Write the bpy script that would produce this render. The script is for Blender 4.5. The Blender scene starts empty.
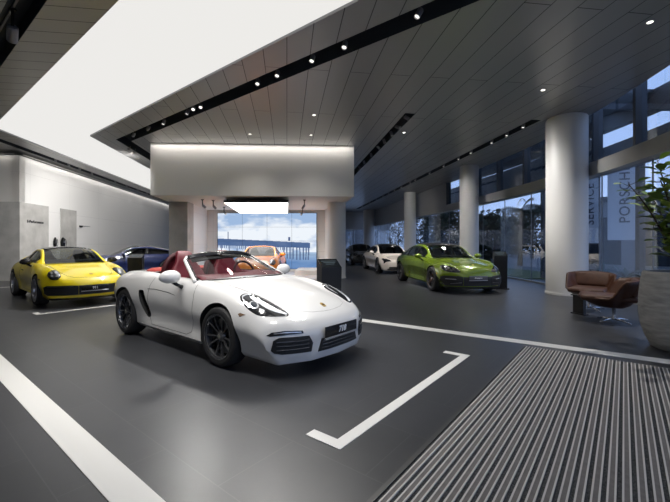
import bpy, bmesh, math, random
import numpy as np
from mathutils import Vector, Matrix
from mathutils.bvhtree import BVHTree
from mathutils.geometry import delaunay_2d_cdt

random.seed(7)
rng = np.random.default_rng(7)
S = bpy.context.scene
COL = S.collection
PI = math.pi

# ------------------------------------------------------------------ camera
CAM_H = 1.37
FPX = 364.0
cam_d = bpy.data.cameras.new('camera')
cam = bpy.data.objects.new('camera', cam_d)
COL.objects.link(cam)
cam.location = (0, 0, CAM_H)
cam.rotation_euler = (PI/2, 0, 0)
cam_d.sensor_width = 36.0
cam_d.lens = FPX/670*36
cam_d.shift_y = -7/670
cam_d.clip_start = 0.05
S.camera = cam

# ------------------------------------------------------------------ world
W = bpy.data.worlds.new('dusk_sky'); S.world = W
W.use_nodes = True
nt = W.node_tree
for n in list(nt.nodes): nt.nodes.remove(n)
o_ = nt.nodes.new('ShaderNodeOutputWorld'); b_ = nt.nodes.new('ShaderNodeBackground')
tc = nt.nodes.new('ShaderNodeTexCoord'); sp = nt.nodes.new('ShaderNodeSeparateXYZ')
rp = nt.nodes.new('ShaderNodeValToRGB')
nt.links.new(tc.outputs['Generated'], sp.inputs[0]); nt.links.new(sp.outputs['Z'], rp.inputs[0])
rp.color_ramp.elements[0].position = 0.0; rp.color_ramp.elements[0].color = (0.40, 0.50, 0.74, 1)
rp.color_ramp.elements[1].position = 0.9; rp.color_ramp.elements[1].color = (0.13, 0.24, 0.50, 1)
nt.links.new(rp.outputs[0], b_.inputs[0]); nt.links.new(b_.outputs[0], o_.inputs[0])
b_.inputs[1].default_value = 2.3

S.view_settings.view_transform = 'Standard'
S.view_settings.look = 'None'
S.view_settings.gamma = 1.0
S.view_settings.use_curve_mapping = False
S.view_settings.exposure = 0.0
LUM = 0.85          # radiance of the luminous ceiling
SPOT = 3.2         # scale of the track spotlights
SCREEN = 1.05       # video wall brightness

# ------------------------------------------------------------------ frames
# showroom grid: a runs along the parked cars' heading, b across it
E1 = Vector((0.783, -0.622)); E2 = Vector((0.622, 0.783))
GA = math.atan2(E1.y, E1.x)
# wall / column row direction and its normal
V1 = Vector((-0.131, 0.991)); V2 = Vector((0.991, 0.131))
VA = math.atan2(V1.y, V1.x)
CEIL = 4.82
def G(a, b): 
    v = E1*a + E2*b
    return (v.x, v.y)
def at_ceiling(px, py):
    d = FPX*(CEIL-CAM_H)/(244.0-py)
    return ((px-335.0)*d/FPX, d)

# ------------------------------------------------------------------ materials
MATS = {}
def mat(name, col=(0.5,0.5,0.5), rough=0.5, metal=0.0, coat=0.0, spec=0.5, emit=None, estr=0.0, trans=0.0, alpha=1.0, sheen=0.0):
    if name in MATS: return MATS[name]
    m = bpy.data.materials.new(name); m.use_nodes = True
    p = m.node_tree.nodes['Principled BSDF']
    p.inputs['Base Color'].default_value = (*col, 1)
    p.inputs['Roughness'].default_value = rough
    p.inputs['Metallic'].default_value = metal
    p.inputs['Coat Weight'].default_value = coat
    p.inputs['Coat Roughness'].default_value = 0.04
    p.inputs['Specular IOR Level'].default_value = spec
    p.inputs['Transmission Weight'].default_value = trans
    if emit:
        p.inputs['Emission Color'].default_value = (*emit, 1)
        p.inputs['Emission Strength'].default_value = estr
    MATS[name] = m
    return m
def nodes_of(m): return m.node_tree.nodes, m.node_tree.links, m.node_tree.nodes['Principled BSDF']
def add_noise(m, c1, c2, scale=5.0, detail=6, bump=0.0, stretch=(1,1,1), bump_scale=None, rough=None):
    N, L, p = nodes_of(m)
    t = N.new('ShaderNodeTexCoord'); mp = N.new('ShaderNodeMapping'); mp.inputs['Scale'].default_value = stretch
    L.new(t.outputs['Object'], mp.inputs[0])
    n = N.new('ShaderNodeTexNoise'); n.inputs['Scale'].default_value = scale; n.inputs['Detail'].default_value = detail
    L.new(mp.outputs[0], n.inputs['Vector'])
    r = N.new('ShaderNodeValToRGB')
    r.color_ramp.elements[0].position = 0.3; r.color_ramp.elements[0].color = (*c1, 1)
    r.color_ramp.elements[1].position = 0.7; r.color_ramp.elements[1].color = (*c2, 1)
    L.new(n.outputs['Fac'], r.inputs[0]); L.new(r.outputs[0], p.inputs['Base Color'])
    if bump:
        n2 = n
        if bump_scale:
            n2 = N.new('ShaderNodeTexNoise'); n2.inputs['Scale'].default_value = bump_scale; n2.inputs['Detail'].default_value = 4
            L.new(mp.outputs[0], n2.inputs['Vector'])
        b = N.new('ShaderNodeBump'); b.inputs['Strength'].default_value = bump; b.inputs['Distance'].default_value = 0.02
        L.new(n2.outputs['Fac'], b.inputs['Height']); L.new(b.outputs[0], p.inputs['Normal'])
    return m
def glass_mat(name, tint, ior=1.5, extra=0.0, rough=0.0, refl=(1,1,1)):
    if name in MATS: return MATS[name]
    m = bpy.data.materials.new(name); m.use_nodes = True
    N, L = m.node_tree.nodes, m.node_tree.links
    for n in list(N): N.remove(n)
    o = N.new('ShaderNodeOutputMaterial'); mx = N.new('ShaderNodeMixShader')
    t = N.new('ShaderNodeBsdfTransparent'); t.inputs[0].default_value = (*tint, 1)
    g = N.new('ShaderNodeBsdfGlossy'); g.inputs['Roughness'].default_value = rough; g.inputs[0].default_value = (*refl, 1)
    f = N.new('ShaderNodeFresnel'); f.inputs['IOR'].default_value = ior
    geo = N.new('ShaderNodeNewGeometry')
    # same reflectance seen from either side of the pane
    vm = N.new('ShaderNodeMath'); vm.operation = 'ADD'; vm.inputs[1].default_value = extra; vm.use_clamp = True
    lw = N.new('ShaderNodeLayerWeight'); lw.inputs['Blend'].default_value = 0.5
    # schlick from the facing value so both sides behave alike
    r0 = ((ior-1)/(ior+1))**2
    pw = N.new('ShaderNodeMath'); pw.operation = 'POWER'; pw.inputs[1].default_value = 5.0
    L.new(lw.outputs['Facing'], pw.inputs[0])
    ml = N.new('ShaderNodeMath'); ml.operation = 'MULTIPLY_ADD'; ml.inputs[1].default_value = 1-r0; ml.inputs[2].default_value = r0
    L.new(pw.outputs[0], ml.inputs[0]); L.new(ml.outputs[0], vm.inputs[0])
    N.remove(f); N.remove(geo)
    L.new(vm.outputs[0], mx.inputs[0]); L.new(t.outputs[0], mx.inputs[1]); L.new(g.outputs[0], mx.inputs[2])
    L.new(mx.outputs[0], o.inputs[0])
    MATS[name] = m
    return m

def emit_mat(name, col, st):
    if name in MATS: return MATS[name]
    m = bpy.data.materials.new(name); m.use_nodes = True
    N, L = m.node_tree.nodes, m.node_tree.links
    for n in list(N): N.remove(n)
    o = N.new('ShaderNodeOutputMaterial'); e = N.new('ShaderNodeEmission')
    e.inputs[0].default_value = (*col, 1); e.inputs[1].default_value = st
    L.new(e.outputs[0], o.inputs[0]); MATS[name] = m
    return m

M_LUM = emit_mat('luminous_ceiling_membrane', (1.0, 0.985, 0.955), LUM)
M_LED = emit_mat('led_strip', (1.0, 0.94, 0.86), 6.0)
M_LENS = emit_mat('spotlight_lens', (1.0, 0.95, 0.88), 1.6)
M_BLACK = mat('black_metal', (0.012,0.012,0.014), 0.45)
M_SLOT = mat('ceiling_slot_black', (0.028,0.036,0.048), 0.6)
M_WHITE = mat('white_plaster', (0.78,0.76,0.73), 0.55)
M_GREYP = mat('grey_paint', (0.30,0.30,0.31), 0.5)
M_COLUMN = mat('white_column_paint', (0.70,0.69,0.68), 0.4)
M_CONC = add_noise(mat('concrete', rough=0.7), (0.36,0.35,0.335), (0.50,0.49,0.47), 2.2, 8, 0.15, (1,1,1), 14)
M_MULL = mat('dark_mullion', (0.11,0.115,0.125), 0.45, 0.3)
M_BEAM = mat('grey_beam_cladding', (0.36,0.355,0.35), 0.45)

# ------------------------------------------------------------------ mesh helpers
def link(name, me, m=None, parent=None, smooth=False, angle=None):
    o = bpy.data.objects.new(name, me); COL.objects.link(o)
    if m is not None:
        for x in (m if isinstance(m, (list, tuple)) else [m]): me.materials.append(x)
    if parent is not None: o.parent = parent
    if smooth:
        me.polygons.foreach_set('use_smooth', [True]*len(me.polygons))
        if angle: me.set_sharp_from_angle(angle=math.radians(angle))
    return o
def from_bm(name, bm, m=None, parent=None, smooth=False, angle=None):
    me = bpy.data.meshes.new(name); bm.normal_update(); bm.to_mesh(me); bm.free()
    return link(name, me, m, parent, smooth, angle)
def pydata(name, v, f, m=None, parent=None, smooth=False, angle=None):
    me = bpy.data.meshes.new(name); me.from_pydata([tuple(p) for p in v], [], f); me.update()
    return link(name, me, m, parent, smooth, angle)
def tag(o, label=None, cat=None, group=None, kind=None):
    if label: o['label'] = label
    if cat: o['category'] = cat
    if group: o['group'] = group
    if kind: o['kind'] = kind
    return o
def struct(o): o['kind'] = 'structure'; return o
def empty(name, label, cat, loc=(0,0,0), rz=0, group=None):
    o = bpy.data.objects.new(name, None); COL.objects.link(o)
    o.location = loc; o.rotation_euler = (0,0,rz); o.empty_display_size = 0.2
    return tag(o, label, cat, group)
def box(bm, c, s, rot=None, bev=0.0):
    r = bmesh.ops.create_cube(bm, size=1.0)
    vs = r['verts']
    bmesh.ops.scale(bm, vec=s, verts=vs)
    if bev:
        es = list({e for v in vs for e in v.link_edges})
        rb = bmesh.ops.bevel(bm, geom=es, offset=bev, segments=3, profile=0.5, affect='EDGES')
        vs = list({v for f in rb['faces'] for v in f.verts} | {v for v in vs if v.is_valid})
        # bevel keeps connectivity: collect the island
        seen = set(vs); st = list(vs)
        while st:
            v = st.pop()
            for e in v.link_edges:
                w = e.other_vert(v)
                if w not in seen: seen.add(w); st.append(w)
        vs = list(seen)
    if rot is not None: bmesh.ops.rotate(bm, cent=(0,0,0), matrix=rot, verts=vs)
    bmesh.ops.translate(bm, vec=c, verts=vs)
    return vs
def prism(bm, poly, z0, z1):
    a = [bm.verts.new((x,y,z0)) for x,y in poly]; b = [bm.verts.new((x,y,z1)) for x,y in poly]
    n = len(poly)
    fs = [bm.faces.new(a[::-1]), bm.faces.new(b)]
    for i in range(n):
        fs.append(bm.faces.new((a[i], a[(i+1)%n], b[(i+1)%n], b[i])))
    bmesh.ops.recalc_face_normals(bm, faces=fs)
    return fs
def tube(bm, pts, r, seg=8, cap=True):
    pts = [Vector(p) for p in pts]; rings = []
    rr = r if isinstance(r, (list,tuple)) else [r]*len(pts)
    up = Vector((0,0,1))
    prev = None
    for i, p in enumerate(pts):
        t = (pts[min(i+1,len(pts)-1)] - pts[max(i-1,0)]).normalized()
        if prev is None:
            u = t.cross(up)
            if u.length < 1e-3: u = t.cross(Vector((1,0,0)))
            u.normalize()
        else:
            u = (prev - t*prev.dot(t)).normalized()
        prev = u; w = t.cross(u)
        rings.append([bm.verts.new(p + (u*math.cos(2*PI*k/seg) + w*math.sin(2*PI*k/seg))*rr[i]) for k in range(seg)])
    for i in range(len(rings)-1):
        for k in range(seg):
            bm.faces.new((rings[i][k], rings[i][(k+1)%seg], rings[i+1][(k+1)%seg], rings[i+1][k]))
    if cap:
        bm.faces.new(rings[0][::-1]); bm.faces.new(rings[-1])
def lathe(bm, prof, seg=32, axis='z', cap=False):
    rings = []
    for r, h in prof:
        ring = []
        for k in range(seg):
            c, s = math.cos(2*PI*k/seg)*r, math.sin(2*PI*k/seg)*r
            ring.append(bm.verts.new((c,s,h) if axis == 'z' else (c,h,s)))
        rings.append(ring)
    for i in range(len(rings)-1):
        for k in range(seg):
            q = (rings[i][k], rings[i][(k+1)%seg], rings[i+1][(k+1)%seg], rings[i+1][k])
            bm.faces.new(q if axis == 'z' else q[::-1])
    if cap:
        bm.faces.new(rings[0][::-1] if axis == 'z' else rings[0]); bm.faces.new(rings[-1] if axis == 'z' else rings[-1][::-1])
def text_mesh(body, size, extrude=0.002, shear=0.0, bold=0.0, spacing=1.0, sx=1.0):
    c = bpy.data.curves.new('t', 'FONT'); c.body = body; c.size = size; c.extrude = extrude
    c.shear = shear; c.offset = bold; c.align_x = 'CENTER'; c.align_y = 'CENTER'; c.space_character = spacing
    o = bpy.data.objects.new('t', c); COL.objects.link(o)
    dg = bpy.context.evaluated_depsgraph_get()
    me = bpy.data.meshes.new_from_object(o.evaluated_get(dg))
    me.transform(Matrix.Diagonal((sx,1,1,1)))
    bpy.data.objects.remove(o); bpy.data.curves.remove(c)
    return me
def bool_cut(o, cutters, use_self=False):
    """subtract closed meshes; the cut surfaces take the cutter's material"""
    for c in cutters:
        md = o.modifiers.new('b', 'BOOLEAN'); md.operation = 'DIFFERENCE'; md.solver = 'EXACT'
        md.material_mode = 'TRANSFER'; md.use_self = use_self; md.object = c
    bpy.context.view_layer.update()
    dg = bpy.context.evaluated_depsgraph_get()
    me = bpy.data.meshes.new_from_object(o.evaluated_get(dg))
    o.modifiers.clear(); old = o.data; o.data = me; me.name = old.name
    bpy.data.meshes.remove(old)
    for c in cutters:
        d = c.data; bpy.data.objects.remove(c); bpy.data.meshes.remove(d)
def copy_tree(o, parent=None):
    c = o.copy(); COL.objects.link(c)
    if parent is not None: c.parent = parent
    for ch in list(o.children): copy_tree(ch, c)
    return c


# ================================================================== STRUCTURE
def catmull(P, n):
    P = [Vector((*p,0)) for p in P]; out = []
    P = [P[0]*2-P[1]] + P + [P[-1]*2-P[-2]]
    for i in range(1, len(P)-2):
        a,b,c,d = P[i-1:i+3]
        for k in range(n):
            t = k/n
            q = 0.5*((2*b)+(c-a)*t+(2*a-5*b+4*c-d)*t*t+(3*b-a-3*c+d)*t**3)
            out.append((q.x,q.y))
    out.append((P[-2].x,P[-2].y))
    return out
FAC_CTRL = [(3.4,-3.0),(5.6,2.0),(6.35,5.4),(6.78,7.6),(7.06,9.8),(7.15,12.2),(7.0,15.0),(6.7,18.0),(6.2,22.0),(5.3,29.0),(4.1,38.0)]
FAC = catmull(FAC_CTRL, 10)
def fac_at(y):
    for (x0,y0),(x1,y1) in zip(FAC, FAC[1:]):
        if y0 <= y <= y1: return x0+(x1-x0)*(y-y0)/(y1-y0)
    return FAC[-1][0]
def offs(P, d):
    """offset a polyline to its right (outdoors) by d"""
    out = []
    for i,(x,y) in enumerate(P):
        a = P[max(i-1,0)]; b = P[min(i+1,len(P)-1)]
        t = Vector((b[0]-a[0], b[1]-a[1])).normalized()
        out.append((x+t.y*d, y-t.x*d))
    return out
def strip(bm, P, d0, d1, z0, z1):
    a = offs(P,d0); b = offs(P,d1); rows = []
    for (p,q) in zip(a,b):
        rows.append([bm.verts.new((p[0],p[1],z0)), bm.verts.new((q[0],q[1],z0)), bm.verts.new((q[0],q[1],z1)), bm.verts.new((p[0],p[1],z1))])
    fs = []
    for r,s in zip(rows, rows[1:]):
        for k in range(4): fs.append(bm.faces.new((r[k], r[(k+1)%4], s[(k+1)%4], s[k])))
    fs.append(bm.faces.new(rows[0][::-1])); fs.append(bm.faces.new(rows[-1]))
    bmesh.ops.recalc_face_normals(bm, faces=fs)

# floor material: large dark tiles laid on the showroom grid
def floor_mat():
    m = mat('dark_floor_tile', (0.04,0.04,0.043), 0.32, spec=0.5)
    N, L, p = nodes_of(m)
    t = N.new('ShaderNodeTexCoord'); mp = N.new('ShaderNodeMapping')
    mp.inputs['Rotation'].default_value = (0,0,-GA)
    L.new(t.outputs['Object'], mp.inputs[0])
    br = N.new('ShaderNodeTexBrick'); br.offset = 0.5
    br.inputs['Scale'].default_value = 1.0; br.inputs['Brick Width'].default_value = 1.2; br.inputs['Row Height'].default_value = 0.6
    br.inputs['Mortar Size'].default_value = 0.0035; br.inputs['Mortar Smooth'].default_value = 0.1
    br.inputs['Color1'].default_value = (0.043,0.045,0.050,1); br.inputs['Color2'].default_value = (0.048,0.050,0.056,1)
    br.inputs['Mortar'].default_value = (0.065,0.067,0.072,1)
    L.new(mp.outputs[0], br.inputs['Vector'])
    n = N.new('ShaderNodeTexNoise'); n.inputs['Scale'].default_value = 4.0; n.inputs['Detail'].default_value = 12; n.inputs['Roughness'].default_value = 0.68
    L.new(mp.outputs[0], n.inputs['Vector'])
    mx = N.new('ShaderNodeMixRGB'); mx.blend_type = 'MULTIPLY'; mx.inputs[0].default_value = 0.5
    r = N.new('ShaderNodeValToRGB'); r.color_ramp.elements[0].color = (0.45,0.45,0.45,1); r.color_ramp.elements[1].color = (1.5,1.5,1.5,1)
    L.new(n.outputs['Fac'], r.inputs[0]); L.new(br.outputs['Color'], mx.inputs[1]); L.new(r.outputs[0], mx.inputs[2])
    L.new(mx.outputs[0], p.inputs['Base Color'])
    rr = N.new('ShaderNodeMapRange'); rr.inputs[3].default_value = 0.31; rr.inputs[4].default_value = 0.38
    L.new(n.outputs['Fac'], rr.inputs[0]); L.new(rr.outputs[0], p.inputs['Roughness'])
    return m
M_FLOOR = floor_mat()
in_poly = [(-22,-5)] + [(x,y) for x,y in [(2.8,-5)]] + FAC + [(3.6,42),(-22,42)]
bm = bmesh.new(); prism(bm, in_poly, -0.25, 0.0)
struct(from_bm('floor', bm, M_FLOOR))

# ceiling: aluminium planks, a slab with recessed track slots and the light field cut into it
def ceil_mat():
    m = mat('grey_ceiling_planks', (0.14,0.14,0.14), 0.38, 0.35)
    N, L, p = nodes_of(m)
    t = N.new('ShaderNodeTexCoord')
    def brick(rot, bw, rh, ms, loc):
        mp = N.new('ShaderNodeMapping'); mp.inputs['Rotation'].default_value = (0,0,rot); mp.inputs['Location'].default_value = loc
        L.new(t.outputs['Object'], mp.inputs[0])
        br = N.new('ShaderNodeTexBrick'); br.offset = 0.5; br.inputs['Scale'].default_value = 1.0
        br.inputs['Brick Width'].default_value = bw; br.inputs['Row Height'].default_value = rh
        br.inputs['Mortar Size'].default_value = ms; br.inputs['Mortar Smooth'].default_value = 0.1; br.inputs['Bias'].default_value = 0.0
        br.inputs['Color1'].default_value = (0.38,0.378,0.375,1); br.inputs['Color2'].default_value = (0.40,0.398,0.395,1); br.inputs['Mortar'].default_value = (0.07,0.07,0.07,1)
        L.new(mp.outputs[0], br.inputs['Vector']); return br
    A = brick(-VA, 4.8, 0.42, 0.008, (0,0,0))
    B = brick(-VA-PI/2, 40.0, 0.36, 0.008, (3,0,0))
    sp = N.new('ShaderNodeSeparateXYZ'); L.new(t.outputs['Object'], sp.inputs[0])
    m1 = N.new('ShaderNodeMath'); m1.operation = 'MULTIPLY'; m1.inputs[1].default_value = E2.x; L.new(sp.outputs[0], m1.inputs[0])
    m2 = N.new('ShaderNodeMath'); m2.operation = 'MULTIPLY_ADD'; m2.inputs[1].default_value = E2.y; L.new(sp.outputs[1], m2.inputs[0]); L.new(m1.outputs[0], m2.inputs[2])
    g = N.new('ShaderNodeMath'); g.operation = 'GREATER_THAN'; g.inputs[1].default_value = 3.0; L.new(m2.outputs[0], g.inputs[0])
    mx = N.new('ShaderNodeMixRGB'); L.new(g.outputs[0], mx.inputs[0]); L.new(B.outputs['Color'], mx.inputs[1]); L.new(A.outputs['Color'], mx.inputs[2])
    L.new(mx.outputs[0], p.inputs['Base Color'])
    mr = N.new('ShaderNodeMixRGB'); L.new(g.outputs[0], mr.inputs[0]); L.new(B.outputs['Fac'], mr.inputs[1]); L.new(A.outputs['Fac'], mr.inputs[2])
    bp = N.new('ShaderNodeBump'); bp.inputs['Strength'].default_value = 0.5; bp.inputs['Distance'].default_value = 0.01; bp.invert = True
    L.new(mr.outputs[0], bp.inputs['Height']); L.new(bp.outputs[0], p.inputs['Normal'])
    return m
M_CEIL = ceil_mat()
ceil_poly = [(-22,-5),(2.7,-5)] + [p if q[1] < 19 else r for p,q,r in zip(offs(FAC,-0.22),FAC,offs(FAC,0.12))] + [(3.6,42),(-22,42)]
bm = bmesh.new(); prism(bm, ceil_poly, CEIL, CEIL+0.6)
ceiling = struct(from_bm('ceiling', bm, M_CEIL))
def isect(p, d, q, e):
    # p + t d meets q + s e
    det = d.x*(-e.y) + e.x*d.y
    r = q-p
    t = (r.x*(-e.y) + e.x*r.y)/det
    return p + d*t
def line_b(b): return Vector(G(0,b)), E1
# light field: a leg along the grid and a leg running back beside the left wall
oB, iB = 2.13, 4.25
q_out, q_in = Vector((-10.2,11.15)), Vector((-7.90,12.08))
c_out = isect(*line_b(oB), q_out, V1); c_in = isect(*line_b(iB), q_in, V1)
lum_poly = [G(5.2,oB), tuple(c_out), tuple(c_out+V1*19), tuple(c_in+V1*16.5), tuple(c_in), G(5.2,iB)]
def cutter(poly, z0, z1, m):
    bm = bmesh.new(); prism(bm, poly, z0, z1); return from_bm('cutter', bm, m)
def rect(p, d, w, n0, n1):
    """strip along direction d from n0 to n1 and w0..w1 across"""
    n = Vector((d.y,-d.x))
    return [tuple(p+d*n0+n*w[0]), tuple(p+d*n1+n*w[0]), tuple(p+d*n1+n*w[1]), tuple(p+d*n0+n*w[1])]
pA2 = isect(*line_b(4.86), Vector((-7.36,14.47)), V1)
cA = isect(*line_b(4.91), Vector((-7.63,15.0)), V1); cA2 = isect(*line_b(5.31), Vector((-7.20,15.0)), V1)
slotA = [G(3.4,4.91), tuple(cA), tuple(cA+V1*6), tuple(cA2+V1*5.6), tuple(cA2), G(3.4,5.31)]
slotT = [G(4.0,1.15), G(-12.3,1.15), G(-12.3,1.50), G(4.0,1.50)]
pB, pC, pL = Vector((1.85,9.6)), Vector((5.46,10.1)), Vector((-11.05,11.4))
slotB = rect(pB, V1, (0,0.28), 0, 14.5)
slotC = rect(pC, V1, (0,0.28), 0, 26)
slotL = rect(pL, V1, (-0.15,0.15), -1.6, 17)
bool_cut(ceiling, [cutter(lum_poly, CEIL-0.2, CEIL+0.06, M_GREYP)] + [cutter(s, CEIL-0.2, CEIL+0.30, M_SLOT) for s in (slotA, slotT, slotB, slotC, slotL)])
bm = bmesh.new()
prism(bm, lum_poly, CEIL+0.045, CEIL+0.058)
o = from_bm('luminous_ceiling_panel', bm, M_LUM)
tag(o, 'huge white backlit stretch ceiling panel bent in an L above the cars', 'ceiling light')

# ---- left side: corner wall, receding wall, end walls
WC = Vector((-11.79,13.6))           # corner of the left wall
WTOP = 4.69
def wall_box(name, p, d, L0, L1, thick, z0, z1, m):
    """wall whose visible face starts at p and runs along d; thickness goes to the left of d"""
    n = Vector((-d.y, d.x))
    P = [p+d*L0, p+d*L1, p+d*L1+n*thick, p+d*L0+n*thick]
    bm = bmesh.new(); prism(bm, [tuple(q) for q in P], z0, z1)
    return struct(from_bm(name, bm, m))
def panel_mat(name, col, pw, ph, rot, seam=0.55, rough=0.45, ms=0.006):
    m = mat(name, col, rough); N, L, p = nodes_of(m)
    t = N.new('ShaderNodeTexCoord'); mp = N.new('ShaderNodeMapping'); mp.vector_type = 'POINT'
    mp.inputs['Rotation'].default_value = (0,0,-rot); L.new(t.outputs['Object'], mp.inputs[0])
    sp = N.new('ShaderNodeSeparateXYZ'); L.new(mp.outputs[0], sp.inputs[0])
    cb = N.new('ShaderNodeCombineXYZ'); L.new(sp.outputs[0], cb.inputs[0]); L.new(sp.outputs[2], cb.inputs[1])
    br = N.new('ShaderNodeTexBrick'); br.offset = 0.0; br.inputs['Scale'].default_value = 1.0
    br.inputs['Brick Width'].default_value = pw; br.inputs['Row Height'].default_value = ph; br.inputs['Mortar Size'].default_value = ms
    br.inputs['Color1'].default_value = (*col,1); br.inputs['Color2'].default_value = (*col,1); br.inputs['Mortar'].default_value = (*[c*seam for c in col],1)
    L.new(cb.outputs[0], br.inputs['Vector']); L.new(br.outputs['Color'], p.inputs['Base Color'])
    return m
M_WPANEL = panel_mat('white_wall_panel', (0.80,0.79,0.775), 2.6, 1.36, VA, 0.8)
wall_box('wall_left', WC, V1, 0.0, 24, 0.3, 0, WTOP, M_WPANEL)
wall_box('wall_left_return', WC, -V2, 0.0, 9, -0.3, 0, WTOP, M_WHITE)
# concrete cladding panels on the wall (lower 2.8 m)
for (a,b_) in ((0.0,1.646),(2.45,3.68)):
    wall_box('wall_left_concrete', WC, V1, a, b_, -0.025, 0, 2.94, M_CONC)
wall_box('wall_left_return_concrete', WC, -V2, -0.025, 9, 0.025, 0, 2.94, M_CONC)
# cove light profile along the top of the wall
bm = bmesh.new()
prism(bm, [tuple(WC+V2*0.10), tuple(WC+V2*0.10+V1*22), tuple(WC+V2*0.14+V1*22), tuple(WC+V2*0.14)], WTOP-0.01, WTOP)
far_wall_y = 39.5
wall_box('wall_back', Vector((4.5,far_wall_y)), -V2, -1.5, 24, -0.3, 2.9, CEIL+0.05, M_BEAM)
wall_box('wall_front', Vector((-22,-4.6)), Vector((1,0)), 0, 24.8, -0.3, 0, CEIL+0.05, M_WHITE)
wall_box('wall_side', Vector((-21.6,-4.6)), Vector((0,1)), 0, 47, 0.3, 0, CEIL+0.05, M_WHITE)
bm.free()

# ---- the white bulkhead box with the video wall bay beneath it
BT = math.radians(3.2)
BD = Vector((math.cos(BT), math.sin(BT))); BN = Vector((-math.sin(BT), math.cos(BT)))
bl = Vector((-6.3,12.42)); BW = 6.98
br_ = bl+BD*BW
BZ = 3.04
poly = [tuple(bl), tuple(br_), tuple(br_+V1*5.9), tuple(bl+V1*6.2)]
bm = bmesh.new(); prism(bm, poly, BZ, CEIL+0.02)
bulk = struct(from_bm('wall_bulkhead', bm, M_WHITE))
# recess in the soffit over the hanging light panel
LPx0, LPx1 = -3.98, -1.66
lp = [Vector((LPx0,13.0)), Vector((LPx1,13.0)), Vector((LPx1,13.0))+V1*4.5, Vector((LPx0,13.0))+V1*4.5]
bay_y = 17.9
# bay walls
wall_box('wall_bay_left', Vector((-5.86,14.6)), V1, 0, 3.4, 0.25, 0, BZ, M_WPANEL)
M_BAYP = panel_mat('white_bay_panel', (0.70,0.69,0.68), 1.2, 1.0, 0.0, 0.7)
wall_box('wall_bay_back', Vector((-6.5,bay_y+0.02)), Vector((1,0)), 0, 6.75, 0.25, 0, BZ, M_BAYP)
wall_box('wall_bay_right', Vector((-0.05,14.6)), V1, 0, 3.4, -0.25, 0, BZ, M_WHITE)
# back of the box behind the bay
#wall_box('wall_bay_ceiling', Vector((-6.6,14.4)), Vector((1,0)), 0.0, 6.6, 3.4, BZ+0.0, BZ+0.05, M_WHITE)
# concrete pillar
px0 = Vector((-6.55,14.35))
bm = bmesh.new(); prism(bm, [tuple(px0), tuple(px0+BD*0.72), tuple(px0+BD*0.72+BN*0.72), tuple(px0+BN*0.72)], 0, BZ)
struct(from_bm('pillar_concrete', bm, M_CONC))

# ---- columns
def column(name, x, y, r, z1, m=M_COLUMN):
    bm = bmesh.new()
    lathe(bm, [(r+0.02,0.0),(r+0.02,0.05),(r,0.055),(r,z1-0.03),(r-0.02,z1-0.03),(r-0.02,z1)], 64, cap=True)
    o = from_bm(name, bm, m, smooth=True, angle=40); o.location = (x,y,0); return struct(o)
column('column_1', 6.36, 10.0, 0.50, CEIL)
column('column_2', 5.95, 16.15, 0.40, CEIL)
column('column_3', 5.03, 24.4, 0.39, CEIL)
column('column_4', 3.45, 37.0, 0.56, CEIL)
column('column_5', 0.06, 14.75, 0.37, BZ)

# ---- facade: sill, transom beam, upper mullions, glazing
FACp = [p for p in FAC]
bm = bmesh.new(); strip(bm, FACp, -0.22, 0.16, 3.2, 3.55)
struct(from_bm('trim_1', bm, M_BEAM))
bm = bmesh.new(); strip(bm, FACp, -0.06, 0.10, 0.0, 0.05)
struct(from_bm('trim_2', bm, mat('pale_sill', (0.42,0.43,0.45), 0.5)))
FAC_FAR = [p for p in FACp if p[1] > 20.5]
FAC_NEAR = [p for p in FACp if p[1] <= 20.9]
bm = bmesh.new(); strip(bm, FAC_FAR, -0.1, 0.1, 3.5, CEIL+0.02)
struct(from_bm('wall_right', bm, M_BEAM))
M_GLASS = glass_mat('facade_glass', (0.82,0.87,0.92), 1.9, 0.08)
def arc_points(P, y0, y1, n=6):
    out = []
    for k in range(n+1):
        y = y0+(y1-y0)*k/n; out.append((fac_at(y), y))
    return out
win1 = struct(bpy.data.objects.new('window_1', None)); COL.objects.link(win1)
win2 = struct(bpy.data.objects.new('window_2', None)); COL.objects.link(win2)
ys_low = [-2.6,0,2.2,4.2,6.0,7.8,9.6,11.4,13.2,15.0,16.8,18.6,20.4,22.4,24.4,26.4,28.6,30.8,33,35.4,37.9]
for y0,y1 in zip(ys_low, ys_low[1:]):
    bm = bmesh.new(); strip(bm, arc_points(FAC,y0+0.006,y1-0.006,4), 0.0, 0.012, 0.05, 3.2)
    from_bm('pane', bm, M_GLASS, win1, smooth=False)
for y0 in ys_low[1:-1]:
    x = fac_at(y0); x2 = fac_at(y0+0.1); a = math.atan2(0.1, x2-x)
    bm = bmesh.new(); box(bm, (0,0,1.625), (0.02,0.03,3.15)); bmesh.ops.rotate(bm, cent=(0,0,0), matrix=Matrix.Rotation(a-PI/2,3,'Z'), verts=bm.verts); bmesh.ops.translate(bm, vec=(x,y0,0), verts=bm.verts)
    from_bm('glass_joint', bm, mat('silicone_grey',(0.22,0.24,0.27),0.5), win1)
ys_up = [-2.6,-0.6,1.4,3.2,4.9,6.5,8.2,9.8,11.6,13.5,15.4,17.2,18.9,20.5]
for y0,y1 in zip(ys_up, ys_up[1:]):
    bm = bmesh.new(); strip(bm, arc_points(FAC,y0,y1,4), 0.0, 0.012, 3.55, 5.3)
    from_bm('pane', bm, M_GLASS, win2)
for y0 in ys_up:
    x = fac_at(y0); x2 = fac_at(min(y0+0.1,37)); a = math.atan2(0.1, x2-x)
    bm = bmesh.new(); box(bm, (0,0,4.4), (0.24,0.09,1.8)); bmesh.ops.rotate(bm, cent=(0,0,0), matrix=Matrix.Rotation(a-PI/2,3,'Z'), verts=bm.verts); bmesh.ops.translate(bm, vec=(x,y0,0), verts=bm.verts)
    from_bm('mullion', bm, M_MULL, win2)
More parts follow.
